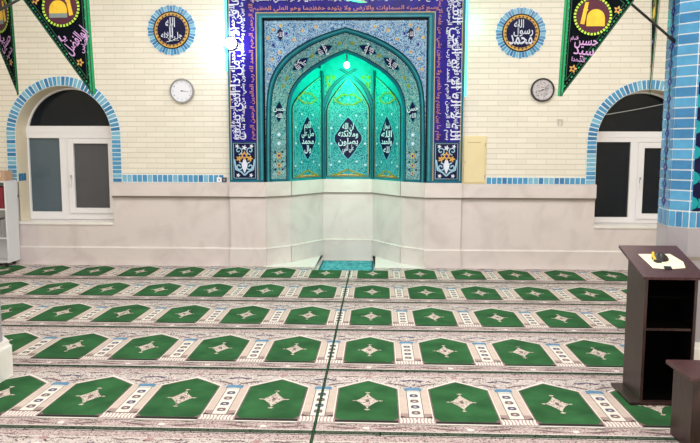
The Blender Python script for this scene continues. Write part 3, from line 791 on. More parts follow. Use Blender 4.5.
# ================================================================== WALL OBJECTS
def medallion(cx, cz, lab, lines):
    t = thing('wall_medallion', (cx, WY, cz), lab, 'wall medallion'); mp = wallmap(WY)
    b = MB(); b.disc(cx, cz, 0.235, 0.338, mp, 0.006, GROUT, seg=48); b.rim(cx, cz, 0.338, mp, 0, 0.006, GROUT)
    n = 46
    for i in range(n):
        a0 = 2 * PI * i / n + 0.012; a1 = 2 * PI * (i + 1) / n - 0.012; ro = 0.335 - (0.008 if i % 2 else 0)
        b.prism([(cx + r * math.cos(a), cz + r * math.sin(a)) for r, a in ((0.25, a0), (ro, a0), (ro, a1), (0.25, a1))], mp, 0.005, 0.012, (BLUE1, BLUE3, BLUE1, BLUE2)[i % 4])
    b.build('tile_ring', t)
    b = MB(); b.disc(cx, cz, 0, 0.252, mp, 0.014, BLACK, seg=48); b.rim(cx, cz, 0.252, mp, 0, 0.014, BLACK)
    b.disc(cx, cz, 0, 0.236, mp, 0.016, GOLD, seg=48); b.flat(petals(cx, cz, 0.19, 0.226, 26, m=4), mp, 0.018, NAVY_D); b.disc(cx, cz, 0.198, 0.203, mp, 0.0185, GOLD, seg=48)
    b.build('plaque', t)
    b = MB()
    for s, dx, dz, w, h, r in lines:
        tx = text(s, 0.016); bb = tx[2]; sz = h / (bb[3] - bb[2]); b.glyphs(tx, mp, 0.021, LETTER, cx + dx, cz + dz, sz, r, True, w / ((bb[1] - bb[0]) * sz))
    b.build('lettering', t)
    return t
medallion(-2.838, 3.256, 'round blue tiled medallion with white lettering, left of the niche above the white clock', [('الله', -0.015, 0.105, 0.13, 0.13, 0), ('ا', -0.02, -0.02, 0.018, 0.17, 0), ('ا', 0.012, -0.01, 0.018, 0.19, 0), ('جل جلاله', 0, -0.075, 0.29, 0.10, 0), ('عز', 0.01, -0.135, 0.18, 0.05, 0)])
medallion(1.902, 3.20, 'round blue tiled medallion with white lettering, right of the niche above the black rimmed clock', [('الله', -0.03, 0.12, 0.13, 0.11, 0), ('رسول', 0.03, 0.02, 0.26, 0.14, 0), ('محمد', 0, -0.09, 0.31, 0.13, 0), ('ا', -0.04, 0.04, 0.016, 0.14, 0)])

DIALW = mat('white_dial', (226, 226, 236), 0.4); SILVER = mat('grey_rim', (150, 150, 150), 0.3, 0.4)
DIALG = speckle('mottled_grey_dial', [(0.35, (150, 144, 148)), (0.5, (186, 180, 184)), (0.62, (206, 200, 204)), (0.7, (120, 116, 120))], 18, 0.4)
BLKP = mat('black_plastic', (22, 20, 20), 0.35)
def clock(cx, cz, R, rimm, dial, hh, mm, lab):
    t = thing('wall_clock', (cx, WY, cz), lab, 'clock'); mp = wallmap(WY)
    b = MB(); b.rim(cx, cz, R, mp, 0, 0.04, rimm); b.disc(cx, cz, R - 0.02, R, mp, 0.04, rimm, seg=40); b.rim(cx, cz, R - 0.02, mp, 0.026, 0.04, rimm); b.build('rim', t)
    b = MB(); b.disc(cx, cz, 0, R - 0.019, mp, 0.027, dial, seg=40)
    b.build('dial', t)
    b = MB()
    for k in range(12):
        a = PI / 2 - 2 * PI * (k + 1) / 12
        b.glyphs(text(str(k + 1), 0.0, False), mp, 0.0285, BLKP if dial is DIALW else DIALW, cx + (R - .045) * math.cos(a), cz + (R - .045) * math.sin(a), 0.028)
    b.build('numerals', t)
    for nm, a, L, w in (('hour_hand', hh, R * .42, .010), ('minute_hand', mm, R * .62, .007)):
        b = MB(); a = PI / 2 - a; c, s = math.cos(a), math.sin(a)
        b.prism([(cx - s * w / 2 - c * .015, cz + c * w / 2 - s * .015), (cx + s * w / 2 - c * .015, cz - c * w / 2 - s * .015), (cx + c * L, cz + s * L)], mp, 0.029, 0.031 + (.002 if w < .008 else 0), BLKP); b.build(nm, t)
    b = MB(); b.disc(cx, cz, 0, 0.009, mp, 0.035, BLKP, seg=12); b.build('hub', t)
clock(-2.712, 2.436, 0.168, SILVER, DIALW, 2 * PI * 3.2 / 12, 2 * PI * 16 / 60, 'white round wall clock with thin grey rim, left of the niche')
clock(2.212, 2.444, 0.158, BLKP, DIALG, 2 * PI * 8.3 / 12, 2 * PI * 12 / 60, 'round wall clock with thick black rim, right of the niche')

# cream cabinet door, double socket, hooks
CREAM = mat('cream_painted_metal', (224, 208, 164), 0.45, vary=0.03, scale=4)
t = thing('wall_cabinet', (1.312, WY, 1.165), 'cream metal cabinet door set in the wall at the right edge of the niche', 'cabinet')
b = MB(); b.box(1.15, WY - 0.02, 1.172, 1.478, WY + 0.05, 1.825, CREAM); b.build('frame', t, bevel=0.004)
d = MB(); d.box(1.172, WY - 0.032, 1.195, 1.456, WY - 0.02, 1.80, CREAM); d.box(1.22, WY - 0.035, 1.735, 1.40, WY - 0.032, 1.745, mat('dark_cream', (186, 170, 130), 0.6)); dd = d.build('door', t, bevel=0.003)  # thin strip in a darker cream near the top of the door
d = MB(); d.box(1.185, WY - 0.038, 1.45, 1.20, WY - 0.032, 1.49, METAL); d.build('lock', dd)
for z in (1.27, 1.70):
    d = MB(); d.tube([(1.462, WY - 0.03, z - .025), (1.462, WY - 0.03, z + .025)], 0.007, METAL); d.build('hinge', dd)
t = thing('wall_socket', (-2.20, WY, 1.21), 'small white and dark double socket beside the left foot of the niche frame', 'socket')
b = MB(); b.box(-2.253, WY - 0.014, 1.18, -2.185, WY - 0.002, 1.245, WHITE_PVC); b.build('white_socket', t, bevel=0.002)
b = MB(); b.box(-2.180, WY - 0.016, 1.18, -2.115, WY - 0.002, 1.245, mat('dark_plastic', (56, 62, 90), 0.4)); b.build('dark_socket', t, bevel=0.002)
b = MB(); b.box(-2.228, WY - 0.0155, 1.203, -2.21, WY - 0.0135, 1.222, BLKP); b.box(-2.158, WY - 0.0175, 1.20, -2.137, WY - 0.0155, 1.225, METAL); b.build('socket_holes', t)
for x in (2.44, 2.485):
    b = MB(); b.tube([(x, WY, 2.045), (x, WY - 0.03, 2.045), (x, WY - 0.03, 1.985), (x, WY - 0.015, 1.97)], 0.0045, METAL, 6)
    b.tube([(x - .018, WY - 0.004, 2.047), (x + .018, WY - 0.004, 2.047)], 0.004, METAL, 6)
    tag(b.build('wall_hook'), 'small metal hook on the brick wall below the black rimmed clock', 'hook', 'pair of small metal hooks')
b = MB(); b.tube([(2.98 + .17 * i, WY + 0.02 + .005 * math.sin(i), 2.10 + .033 * i - .012 * math.sin(i * PI / 7)) for i in range(8)], 0.0045, mat('white_cable', (180, 180, 176), 0.5), 6)
tag(b.build('cable'), 'thin pale cable hanging across the right arched window', 'cable')

# ================================================================== CARPETS
BASEC = speckle('pink_floral_carpet', [(0.32, (60, 48, 54)), (0.40, (116, 96, 98)), (0.43, (192, 178, 175)), (0.56, (212, 202, 198)), (0.61, (182, 162, 160)), (0.65, (84, 88, 80)), (0.71, (206, 198, 192))], 30, 0.95, distort=2.2, spec=0.1, stretch=(1, 1.0, 1))
BORD = speckle('pink_border_carpet', [(0.30, (90, 60, 66)), (0.42, (160, 134, 136)), (0.49, (202, 188, 184)), (0.56, (184, 162, 160)), (0.66, (96, 84, 82))], 26, 0.95, distort=3.0, spec=0.1)
GREEN = mat('green_pile', (46, 90, 54), 0.95, vary=0.30, scale=4.5, spec=0.1, detail=5)
CW = mat('white_carpet_line', (220, 212, 204), 0.95, spec=0.1); CB = mat('beige_carpet', (196, 178, 168), 0.95, vary=0.06, scale=20, spec=0.1)
CBR = mat('brown_carpet', (118, 98, 98), 0.95, vary=0.15, scale=20, spec=0.1); CTP = mat('taupe_carpet', (158, 136, 130), 0.95, spec=0.1); CDK = mat('dark_carpet_line', (48, 46, 46), 0.95, spec=0.1)
CBL = mat('blue_carpet', (98, 134, 164), 0.95, vary=0.2, scale=40, spec=0.1); CNV = mat('slate_motif', (92, 86, 108), 0.95, spec=0.1)
CGR = mat('green_binding', (34, 66, 44), 0.95, spec=0.1); CST = speckle('star_motif', [(0.40, (112, 96, 92)), (0.47, (196, 182, 172)), (0.6, (214, 200, 188)), (0.68, (120, 100, 96))], 60, 0.95, spec=0.1)
CSC = mat('rose_scallop', (170, 136, 138), 0.95, spec=0.1)
PW, X0, RD, Y1 = 0.6231, -0.0611, 1.1427, 8.478
SEAM = X0 - PW / 2
def carpet(xa, xb, ya, yb, cols, label, clip=None):
    """one carpet strip: ya is the near edge line, the motif frame is measured from it"""
    fmz = floormap(0.0); b = MB(); T = 0.008; L = 0.0005
    full = [(xa, max(ya, -9)), (xb, ya), (xb, yb), (xa, yb)]
    if clip and xa < clip[0] < xb: full = [(xa, ya), (xb, ya), (xb, clip[2]), (clip[0], clip[2]), (clip[0], yb), (xa, yb)]
    if clip and xa < clip[1] < xb: full = [(xa, ya), (xb, ya), (xb, yb), (clip[1], yb), (clip[1], clip[2]), (xa, clip[2])]
    b.prism(full, fmz, 0.0005, T, BASEC)
    def cl(poly):
        """cut a polygon at the far edge and at the sunken place"""
        ymax = yb
        if clip:
            cx = sum(p[0] for p in poly) / len(poly)
            if clip[0] - 0.02 < cx < clip[1] + 0.02: ymax = min(yb, clip[2])
        out = []
        n = len(poly)
        for i in range(n):
            a, c = poly[i], poly[(i + 1) % n]
            if a[1] <= ymax: out.append(a)
            if (a[1] <= ymax) != (c[1] <= ymax):
                t = (ymax - a[1]) / (c[1] - a[1]); out.append((a[0] + (c[0] - a[0]) * t, ymax))
        return out
    def F(poly, k, m):
        poly = [(min(max(x, xa), xb), y) for x, y in poly]; poly = cl(poly)
        if len(poly) > 2: b.flat(poly, fmz, T + L * k, m)
    def RR(x0, y0, x1, y1, k, m):
        if x1 > xa and x0 < xb: F([(x0, y0), (x1, y0), (x1, y1), (x0, y1)], k, m)
    # long border lines
    RR(xa, ya, xb, ya + 0.013, 6, CGR); RR(xa, ya + 0.022, xb, ya + 0.028, 2, CDK)
    RR(xa, ya + 0.035, xb, ya + 0.135, 1, BORD); RR(xa, ya + 0.028, xb, ya + 0.036, 2, CW); RR(xa, ya + 0.135, xb, ya + 0.142, 2, CDK); RR(xa, ya + 0.142, xb, ya + 0.15, 2, CW)
    if yb - ya > 1.1:
        RR(xa, yb - 0.013, xb, yb, 6, CGR); RR(xa, yb - 0.03, xb, yb - 0.023, 2, CDK); RR(xa, yb - 0.115, xb, yb - 0.109, 2, CW)
        RR(xa, yb - 0.105, xb, yb - 0.036, 1, BORD)
    for e in (xa, xb):
        s = 1 if e == xa else -1; x0_, x1_ = sorted((e, e + s * 0.0085)); RR(x0_, ya, x1_, yb, 9, CGR)
    for c in cols:
        cx = X0 + c * PW; 
        def P(pts): return [(cx + x, ya + v) for x, v in pts]
        # flourishes in the borders
        for k in (-1, 1):
            F(P([(k * .03, .07), (k * .12, .055), (k * .2, .075), (k * .26, .10), (k * .2, .095), (k * .12, .078)]), 3, CBR)
            F(P([(k * .05, .105), (k * .15, .118), (k * .22, .105), (k * .15, .128)]), 3, CGR)
            F(P([(k * .04, .98), (k * .1, 1.0), (k * .17, .985), (k * .24, 1.01), (k * .16, 1.0), (k * .1, 1.012)]), 3, CBR)
            F(P([(k * .11, .87), (k * .2, .84), (k * .27, .80), (k * .29, .81), (k * .2, .86)]), 3, CBR)
            F(P([(k * .25, .90), (k * .31, .93), (k * .31, .945), (k * .22, .92)]), 3, CNV)
        F(P(circle(0, .075, .022, 8, .018)), 3, CW); F(P(petals(0, 1.0, .015, .035, 6)), 3, CSC)
        # arch outline in white, dark line, then the green field
        fld = [(-.168, .193), (.168, .193), (.197, .235), (.197, .74), (.10, .80), (.0, .905), (-.10, .80), (-.197, .74), (-.197, .235)]
        fld = [(-.168, .193), (.168, .193), (.197, .24), (.197, .745), (.09, .835), (.0, .90), (-.09, .835), (-.197, .745), (-.197, .24)]
        F(P([(-.19, .150), (.19, .150), (.218, .17), (.215, .77), (.10, .862), (0, .945), (-.10, .862), (-.215, .77), (-.218, .17)]), 2, CW)
        F(P([(-.20, .158), (.20, .158), (.205, .24), (.207, .755), (.095, .845), (0, .915), (-.095, .845), (-.207, .755), (-.205, .24)]), 3, CBR)
        F(P([(-.195, .16), (.195, .16), (.195, .19), (-.195, .19)]), 4, CDK)
        F(P(fld), 5, GREEN)
        # star motif
        st = []
        for i in range(24):
            a = 2 * PI * i / 24; kx = abs(math.cos(a)); kz = abs(math.sin(a)); r = 1 / ((kx ** .75 + kz ** .75) ** (1 / .75)) ** .85
            st.append((r * math.cos(a) * .078, .515 + r * math.sin(a) * .135))
        F(P(st), 6, CST); F(P(circle(0, .515, .014, 8, .03)), 7, CBR)
        for k in (-1, 1):
            F(P([(0, .515 + k * .135), (.02, .515 + k * .152), (0, .515 + k * .165), (-.02, .515 + k * .152)]), 6, CST)
            F(P([(k * .07, .515), (k * .085, .505), (k * .105, .515), (k * .085, .525)]), 6, CST)
        # pillars between fields
        for k in (-1, 1):
            F(P([(k * .213, .20), (k * .262, .20), (k * .262, .76), (k * .213, .76)]), 4, CB)
            F(P([(k * .207, .160), (k * .262, .160), (k * .262, .245), (k * .213, .27)]), 5, CBR)
            F(P([(k * .213, .25), (k * .262, .245), (k * .262, .31), (k * .213, .31)]), 5, CTP)
            F(P([(k * .262, .24), (k * .3116, .24), (k * .3116, .70), (k * .262, .70)]), 4, CBR)
            F(P([(k * .267, .25), (k * .3116, .25), (k * .3116, .695), (k * .267, .695)]), 5, CW)
            for q in range(4):
                v = .30 + q * .10
                F(P([(k * .285, v), (k * .3116, v - .008), (k * .3116, v + .012), (k * .297, v + .018), (k * .3116, v + .03), (k * .3116, v + .05), (k * .292, v + .05), (k * .283, v + .03)]), 6, CNV if q % 2 else CBR)
            F(P([(k * .252, .715), (k * .3116, .705), (k * .3116, .775), (k * .285, .78), (k * .252, .765)]), 6, CBL)
            F(P([(k * .27, .70), (k * .3116, .70), (k * .3116, .718), (k * .27, .715)]), 7, CW)
            F(P([(k * .197, .150), (k * .3116, .150), (k * .3116, .238), (k * .225, .235), (k * .197, .205)]), 6, CSC)
            for q in range(5):
                xx = .204 + q * .0215
                F(P([(k * xx, .155), (k * (xx + .014), .155), (k * (xx + .020), .19), (k * (xx + .013), .234), (k * (xx - .001), .234), (k * (xx + .006), .19)]), 7, CW)
    return tag(b.build('prayer_carpet'), label, 'carpet', 'green and pink prayer carpets laid in rows')
names = ['against the far wall', 'second from the far wall', 'third from the far wall', 'fourth from the far wall', 'fifth from the far wall', 'nearest the camera']
for k in range(6):
    ya = Y1 - k * RD; yb = ya + RD if k else 9.472
    cp = PIT if k == 0 else None
    carpet(RX0 + 0.01, SEAM - 0.0006, ya + 0.004, yb - 0.004, range(-10, 0), 'green arched prayer carpet strip left of the long seam, ' + names[k], cp)
    carpet(SEAM + 0.0006, RX1 - 0.01, ya + 0.004, yb - 0.004, range(0, 8), 'green arched prayer carpet strip right of the long seam, ' + names[k], cp)

# ================================================================== TILED PILLARS
def pillar(name, poly, mirror, label):
    """poly: plan anticlockwise starting at the wall side; faces clad with tile above a marble base"""
    cx = sum(p[0] for p in poly) / len(poly); cy = sum(p[1] for p in poly) / len(poly)
    t = thing(name, (cx, cy, 0), label, 'pillar', 'blue tiled pillars')
    def ins(d): return [(cx + (x - cx) * (1 + d), cy + (y - cy) * (1 + d)) for x, y in poly]
    b = MB(); b.prism(ins(-0.01), floormap(0), 0.0, 1.112, MARBLE_G, bottom=True); b.prism(ins(0.012), floormap(0), 0.88, 0.905, MARBLE_D); b.prism(ins(0.02), floormap(0), 0.905, 1.112, MARBLE_G)
    b.build('marble_base', t)
    b = MB(); b.prism(ins(0.16), floormap(0), 0.0, 0.235, MARBLE_W); b.prism(ins(0.11), floormap(0), 0.235, 0.275, MARBLE_W); b.build('plinth', t, bevel=0.01)
    core = MB(); core.prism(poly, floormap(0), 1.112, CZ, GROUT); core.build('core', t)
    n = len(poly)
    for i in range(n):
        P, Q = poly[i], poly[(i + 1) % n]; dx, dy = Q[0] - P[0], Q[1] - P[1]; L = math.hypot(dx, dy); nx, ny = dy / L, -dx / L
        if (P[0] + Q[0]) / 2 * nx + (P[1] + Q[1]) / 2 * ny < cx * nx + cy * ny: nx, ny = -nx, -ny
        mp = lambda u, z, h=0.0, P=P, dx=dx, dy=dy, L=L, nx=nx, ny=ny: (P[0] + dx / L * u + nx * h, P[1] + dy / L * u + ny * h, z)
        b = MB(); z0 = 1.112
        k = max(1, round(L / 0.05)); w = L / k            # soldier course
        for j in range(k): b.prism([(w * j + .004, z0 + .006), (w * (j + 1) - .004, z0 + .006), (w * (j + 1) - .004, z0 + .115), (w * j + .004, z0 + .115)], mp, 0.001, 0.006, BLUE2 if j % 2 else BLUE1)
        z = z0 + 0.122; RH = 0.0735
        corner = 0.1 < L < 0.2
        if corner:
            while z < CZ - .1:
                m = random.choice([BLUE1, BLUE2, BLUE2, BLUE1]); b.prism([(.003, z + .005), (L - .003, z + .005), (L - .003, z + RH - .005), (.003, z + RH - .005)], mp, 0.001, 0.006, m); z += RH
            b.build('corner_bricks', t)
        else:
            e = 0.012 if L > 0.3 else L * 0.3
            while z < CZ - .1:
                for a, c in ((0.003, e), (L - e, L - .003)):
                    b.prism([(a, z + .005), (c, z + .005), (c, z + RH - .005), (a, z + RH - .005)], mp, 0.001, 0.006, random.choice([BLUE1, BLUE2]))
                z += RH
            b.rect(e, z0 + .122, L - e, CZ - .1, mp, 0.004, NAVY_D if L > .3 else BLUE1)
            z = z0 + 0.18; wv = L - 2 * e
            st = 0.145 if wv > 0.2 else 0.125
            row = 0
            while z < CZ - .2:
                if wv > 0.2:
                    for q in range(-1, 3):
                        u = e + wv * (0.25 + 0.5 * q) + (wv * .25 if row % 2 else 0)
                        if e + .03 < u < L - e - .03: b.flat(petals(u, z, 0.042, 0.062, 6, PI / 6, m=2), mp, 0.0055, TURQ)
                    for u in (e, L - e):
                        s = 1 if u == e else -1
                        if row % 2 == 0: b.flat([(u, z - .05), (u + s * .028, z - .035), (u + s * .05, z), (u + s * .028, z + .035), (u, z + .05)], mp, 0.0055, TURQ)
                else:
                    u = L / 2; b.flat([(e, z), (u - .02, z - .03), (u, z - .05), (u + .02, z - .03), (L - e, z), (u + .02, z + .03), (u, z + .05), (u - .02, z + .03)], mp, 0.0055, NAVY); b.flat(circle(u, z + st / 2, .024, 8), mp, 0.0055, NAVY_D); b.flat(circle(u, z, .012, 8), mp, 0.0065, TURQ)
                z += st * .62 if wv > .2 else st; row += 1
            b.build('star_panel', t)
    return t
PR = [(2.150, 5.36), (2.128, 5.11), (2.226, 5.005), (2.62, 5.00), (2.73, 5.11), (2.73, 5.36), (2.62, 5.47), (2.24, 5.47)]
pillar('tiled_pillar', PR, False, 'blue tiled pillar on a grey marble base at the right, behind the lectern')
PL = [(-3.32, 4.80), (-3.32, 4.46), (-3.21, 4.35), (-2.83, 4.35), (-2.725, 4.46), (-2.725, 4.80), (-2.83, 4.91), (-3.21, 4.91)]
pillar('tiled_pillar', PL, True, 'pillar at the left edge, only its white marble foot in view')

# ================================================================== PENNANTS AND POLES
FBLK = mat('black_cloth', (10, 15, 20), 0.9, spec=0.05); FGRN = mat('green_fringe', (20, 150, 92), 0.8, vary=0.2, scale=40); FLIME = mat('lime_dash', (176, 214, 70), 0.7)
FMAR = mat('maroon_print', (74, 22, 44), 0.8); FYEL = mat('golden_dome_print', (222, 178, 40), 0.6, vary=0.15, scale=20); FPUR = mat('lilac_print', (196, 150, 206), 0.7); FDKG = mat('dark_green_trim', (30, 80, 56), 0.8)
FGRY = mat('grey_print', (120, 132, 130), 0.8); POLE = mat('black_pole', (18, 18, 24), 0.35)
def inset_tri(T, d):
    cx = sum(p[0] for p in T) / 3; cy = sum(p[1] for p in T) / 3; return [(cx + (x - cx) * (1 - d), cy + (y - cy) * (1 - d)) for x, y in T]
def pennant(tri, fringe, ring, words, flowers, mp, label, dome=1):
    """tri = three corners (2D metres); fringe = which edge carries the bright green fringe"""
    t = thing('pennant', mp(*tri[0], 0.0), label, 'pennant', 'black triangular mourning pennants')
    def wave(x, y, h): p = mp(x, y, h + 0.003 * math.sin(x * 14 + y * 5)); return p
    b = MB(); n = 14; A, B, Cc = tri          # cloth, subdivided so it can ripple
    def bary(i, j): u = i / n; v = j / n; w = 1 - u - v; return (A[0] * w + B[0] * u + Cc[0] * v, A[1] * w + B[1] * u + Cc[1] * v)
    for i in range(n):
        for j in range(n - i):
            b.face([wave(*bary(i, j), 0), wave(*bary(i + 1, j), 0), wave(*bary(i, j + 1), 0)], FBLK)
            if i + j < n - 1: b.face([wave(*bary(i + 1, j), 0), wave(*bary(i + 1, j + 1), 0), wave(*bary(i, j + 1), 0)], FBLK)
    b.build('cloth', t)
    b = MB(); a, c = tri[fringe[0]], tri[fringe[1]]
    e = [(a[0] + (c[0] - a[0]) * i / 30, a[1] + (c[1] - a[1]) * i / 30) for i in range(31)]
    b.ribbon(e, 0.034, wave, 0.006, FGRN); b.ribbon([(x, y) for x, y in e], 0.034, wave, -0.006, FGRN); b.build('fringe', t)
    b = MB()
    I = inset_tri(tri, 0.10); I2 = inset_tri(tri, 0.20)
    for k in range(3):
        p, q = I[k], I[(k + 1) % 3]; L = math.dist(p, q); m = int(L / 0.026)
        for i in range(m):
            f0, f1 = i / m, (i + .55) / m
            b.ribbon([(p[0] + (q[0] - p[0]) * f, p[1] + (q[1] - p[1]) * f) for f in (f0, f1)], 0.010, wave, 0.006, FDKG if i % 3 else FGRN)
        p, q = I2[k], I2[(k + 1) % 3]; b.ribbon([(p[0] + (q[0] - p[0]) * i / 20, p[1] + (q[1] - p[1]) * i / 20) for i in range(21)], 0.005, wave, 0.005, FDKG)
        p, q = tri[k], tri[(k + 1) % 3]; b.ribbon([(p[0] + (q[0] - p[0]) * i / 20, p[1] + (q[1] - p[1]) * i / 20) for i in range(21)], 0.010, wave, 0.007, FDKG)
    b.build('stitched_trim', t)
    b = MB(); cx, cy, R = ring
    b.disc(cx, cy, 0, R, wave, 0.008, FMAR, seg=36)
    m = 34
    for i in range(m):
        a0 = 2 * PI * i / m; a1 = a0 + 2 * PI / m * .62
        b.flat([(cx + r * math.cos(a), cy + r * math.sin(a)) for r, a in ((R, a0), (R * 1.14, a0), (R * 1.14, a1), (R, a1))], wave, 0.009, FLIME)
    # golden dome with drum, and a minaret
    dm = [(cx + dome * .02 + R * .55 * math.cos(PI * i / 14) * (1 + .08 * math.sin(PI * i / 14)), cy - R * .35 + R * .75 * math.sin(PI * i / 14) ** .8) for i in range(15)]
    b.flat(dm, wave, 0.010, FYEL); b.flat([(cx + dome * .02 - R * .55, cy - R * .6), (cx + dome * .02 + R * .55, cy - R * .6), (cx + dome * .02 + R * .55, cy - R * .35), (cx + dome * .02 - R * .55, cy - R * .35)], wave, 0.010, FYEL if dome > 0 else FGRY)
    b.flat([(cx - dome * R * .75, cy - R * .45), (cx - dome * R * .5, cy - R * .5), (cx - dome * R * .28, cy + R * .8), (cx - dome * R * .48, cy + R * .8)], wave, 0.0105, FYEL)
    b.flat(circle(cx - dome * R * .45, cy + R * .35, R * .16, 10, R * .08), wave, 0.011, FYEL)
    b.build('shrine_picture', t)
    b = MB()
    for s, x, y, w, h, rot in words:
        tx = text(s, 0.012); bb = tx[2]; sz = h / (bb[3] - bb[2]); b.glyphs(tx, wave, 0.010, FPUR, x, y, sz, rot, True, w / ((bb[1] - bb[0]) * sz))
    b.build('lettering', t)
    b = MB()
    for x, y in flowers: b.flat(petals(x, y, .012, .030, 5), wave, 0.009, GOLD); b.flat(circle(x, y, .010, 8), wave, 0.0105, FMAR)
    b.build('flower_prints', t)
    return t
m5 = lambda Y: (lambda x, z, h=0.0: (x, Y - h, z))
pennant([(1.282, 2.045), (1.320, 3.06), (1.760, 2.70)], (0, 1), (1.485, 2.595, 0.116), [('حسين', 1.445, 2.41, .16, .075, -.05), ('السلام', 1.362, 2.44, .05, .04, 0), ('سيد', 1.43, 2.345, .14, .065, -.1), ('الشهدا', 1.395, 2.295, .09, .04, -.1)], [(1.362, 2.235), (1.655, 2.635)], m5(5.00),
        'black triangular pennant with bright green left edge and golden dome, beside the black rimmed clock')
pennant([(-2.062, 2.06), (-2.095, 3.02), (-2.555, 2.75)], (0, 1), (-2.27, 2.672, 0.121), [('ابوالفضل', -2.165, 2.435, .21, .11, .85), ('يا', -2.265, 2.455, .05, .06, .5), ('العباس', -2.108, 2.41, .12, .045, 1.2)], [(-2.145, 2.285), (-2.455, 2.72)], m5(4.98),
        'black triangular pennant with green right edge hanging over the left arched window', -1)
# the two pennants seen nearly edge-on: they hang in slanting planes
def slant(P, Q):
    dx, dy = Q[0] - P[0], Q[1] - P[1]; L = math.hypot(dx, dy); nx, ny = dy / L, -dx / L
    if ny > 0: nx, ny = -nx, -ny
    return lambda u, z, h=0.0: (P[0] + dx / L * u + nx * h, P[1] + dy / L * u + ny * h, z)
def hang1(x, z, h=0.0): return (-2.853 + x * .75 + h * .5, 5.40 - x * .50 - h * .8, z)
pennant([(0.03, 2.085), (-0.02, 3.02), (-0.60, 2.93)], (0, 1), (-0.20, 2.72, 0.125), [('يا', -0.19, 2.53, .08, .07, 0), ('حسين', -0.12, 2.49, .17, .10, .5), ('شهيد', -0.08, 2.41, .12, .06, .6)], [(-0.06, 2.34)], hang1,
        'narrow looking black pennant at the far left, turned away from the camera', -1)
pennant([(0.30, 2.09), (0.0, 2.98), (0.42, 2.80)], (0, 1), (0.24, 2.70, 0.08), [('يا حسين', 0.27, 2.48, .12, .08, -.5)], [(0.29, 2.30)], lambda x, z, h=0.0: (2.028 + x * .15 - h, 5.20 + x * .80, z),
        'green edged pennant seen edge-on beside the blue tiled pillar')
def pole(pts, lab):
    t = thing('flag_pole', pts[0], lab, 'pole', 'thin black pennant poles')
    b = MB(); b.tube(pts, 0.0095, POLE, 10); b.build('rod', t)
    d = (Vector(pts[1]) - Vector(pts[0])).normalized(); b = MB(); b.tube([Vector(pts[0]) - d * .01, Vector(pts[0]) + d * .06], 0.015, POLE, 10); b.build('socket', t)
pole([(2.128, 5.17, 2.445), (1.722, 5.03, 2.712), (1.20, 4.96, 3.07)], 'black slanting pole fixed to the blue tiled pillar, carrying the right pennant')
pole([(-2.745, 4.83, 2.575), (-2.54, 4.90, 2.71), (-2.02, 4.95, 3.04)], 'black slanting pole at the top left corner, carrying the left pennant')
pole([(-2.75, 4.84, 2.86), (-2.86, 5.42, 3.03)], 'short black pole behind the far left pennant')
pole([(2.138, 5.28, 2.93), (2.026, 5.19, 3.005)], 'short black pole behind the edge-on pennant at the blue pillar')

# ceiling fan: only one blade tip reaches into view
FANM = mat('pale_green_enamel', (176, 206, 160), 0.4)
fx, fy, fz = -0.66, 6.71, 3.115
t = thing('ceiling_fan', (fx, fy, CZ), 'pale green ceiling fan, one blade tip in view at the top above the niche', 'fan')
b = MB(); b.tube([(fx, fy, fz + .06), (fx, fy, CZ)], 0.012, FANM, 10); b.build('rod', t)
b = MB(); b.tube([(fx, fy, fz + .02), (fx, fy, fz + .05), (fx, fy, fz + .13), (fx, fy, fz + .16)], [0.05, 0.10, 0.10, 0.04], FANM, 20); b.build('motor', t, smooth=False)
b = MB(); b.tube([(fx, fy, CZ - .08), (fx, fy, CZ)], [0.03, 0.07], FANM, 16); b.build('canopy', t)
for k in range(3):
    a = math.radians(47 + 120 * k); c, n = math.cos(a), math.sin(a)
    mpb = lambda u, v, h=0.0: (fx + c * u - n * v, fy + n * u + c * v, fz + .03 + h + v * .12)
    b = MB(); b.prism([(.09, -.02), (.16, -.045), (.70, -.06), (.74, -.045), (.75, .0), (.74, .045), (.70, .06), (.16, .045), (.09, .02)], mpb, 0, .006, FANM, bottom=True); b.build('blade', t)

# ================================================================== LECTERN AND SMALL CABINET
WOOD = wood_mat('dark_brown_wood', (36, 21, 21), (62, 40, 38)); WOODT = wood_mat('dark_brown_wood_top', (58, 32, 35), (82, 50, 52), 0.42); WOODI = wood_mat('shaded_inside_wood', (2, 2, 2), (5, 4, 4), 0.95)  # inside wood is near-black: interior shade painted into its colour
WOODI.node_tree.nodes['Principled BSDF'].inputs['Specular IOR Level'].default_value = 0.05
lx0, lx1, ly0, ly1 = 1.728, 2.062, 4.455, 4.775
lec = thing('lectern', (1.9, 4.6, 0), 'dark brown wooden lectern with sloping top, in front of the blue tiled pillar', 'lectern')
b = MB(); b.box(1.655, 4.425, 0.0125, 2.115, 4.80, 0.034, WOOD); b.build('base_plate', lec, bevel=0.004)
def ztop(y): return 0.855 + (y - 4.38) * (0.990 - 0.855) / (4.85 - 4.38)
for nm, x0, x1 in (('side_panel', lx0, lx0 + .018), ('side_panel', lx1 - .018, lx1)):
    b = MB(); b.prism([(ly0, 0.034), (ly1, 0.034), (ly1, ztop(ly1) - .003), (ly0, ztop(ly0) - .003)], lambda y, z, h: (x0 + h, y, z), 0, x1 - x0, WOOD, bottom=True); b.build(nm, lec)
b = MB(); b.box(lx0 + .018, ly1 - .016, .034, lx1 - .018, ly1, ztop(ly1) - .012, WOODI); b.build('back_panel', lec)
b = MB(); b.box(lx0 + .0182, ly0 + .012, .036, lx0 + .021, ly1 - .017, .86, WOODI); b.box(lx1 - .021, ly0 + .012, .036, lx1 - .0182, ly1 - .017, .86, WOODI); b.box(lx0 + .02, ly0 + .012, .0345, lx1 - .02, ly1 - .017, .038, WOODI); b.build('shade_lining', lec)  # thin liners added to paint the open inside as deep shade
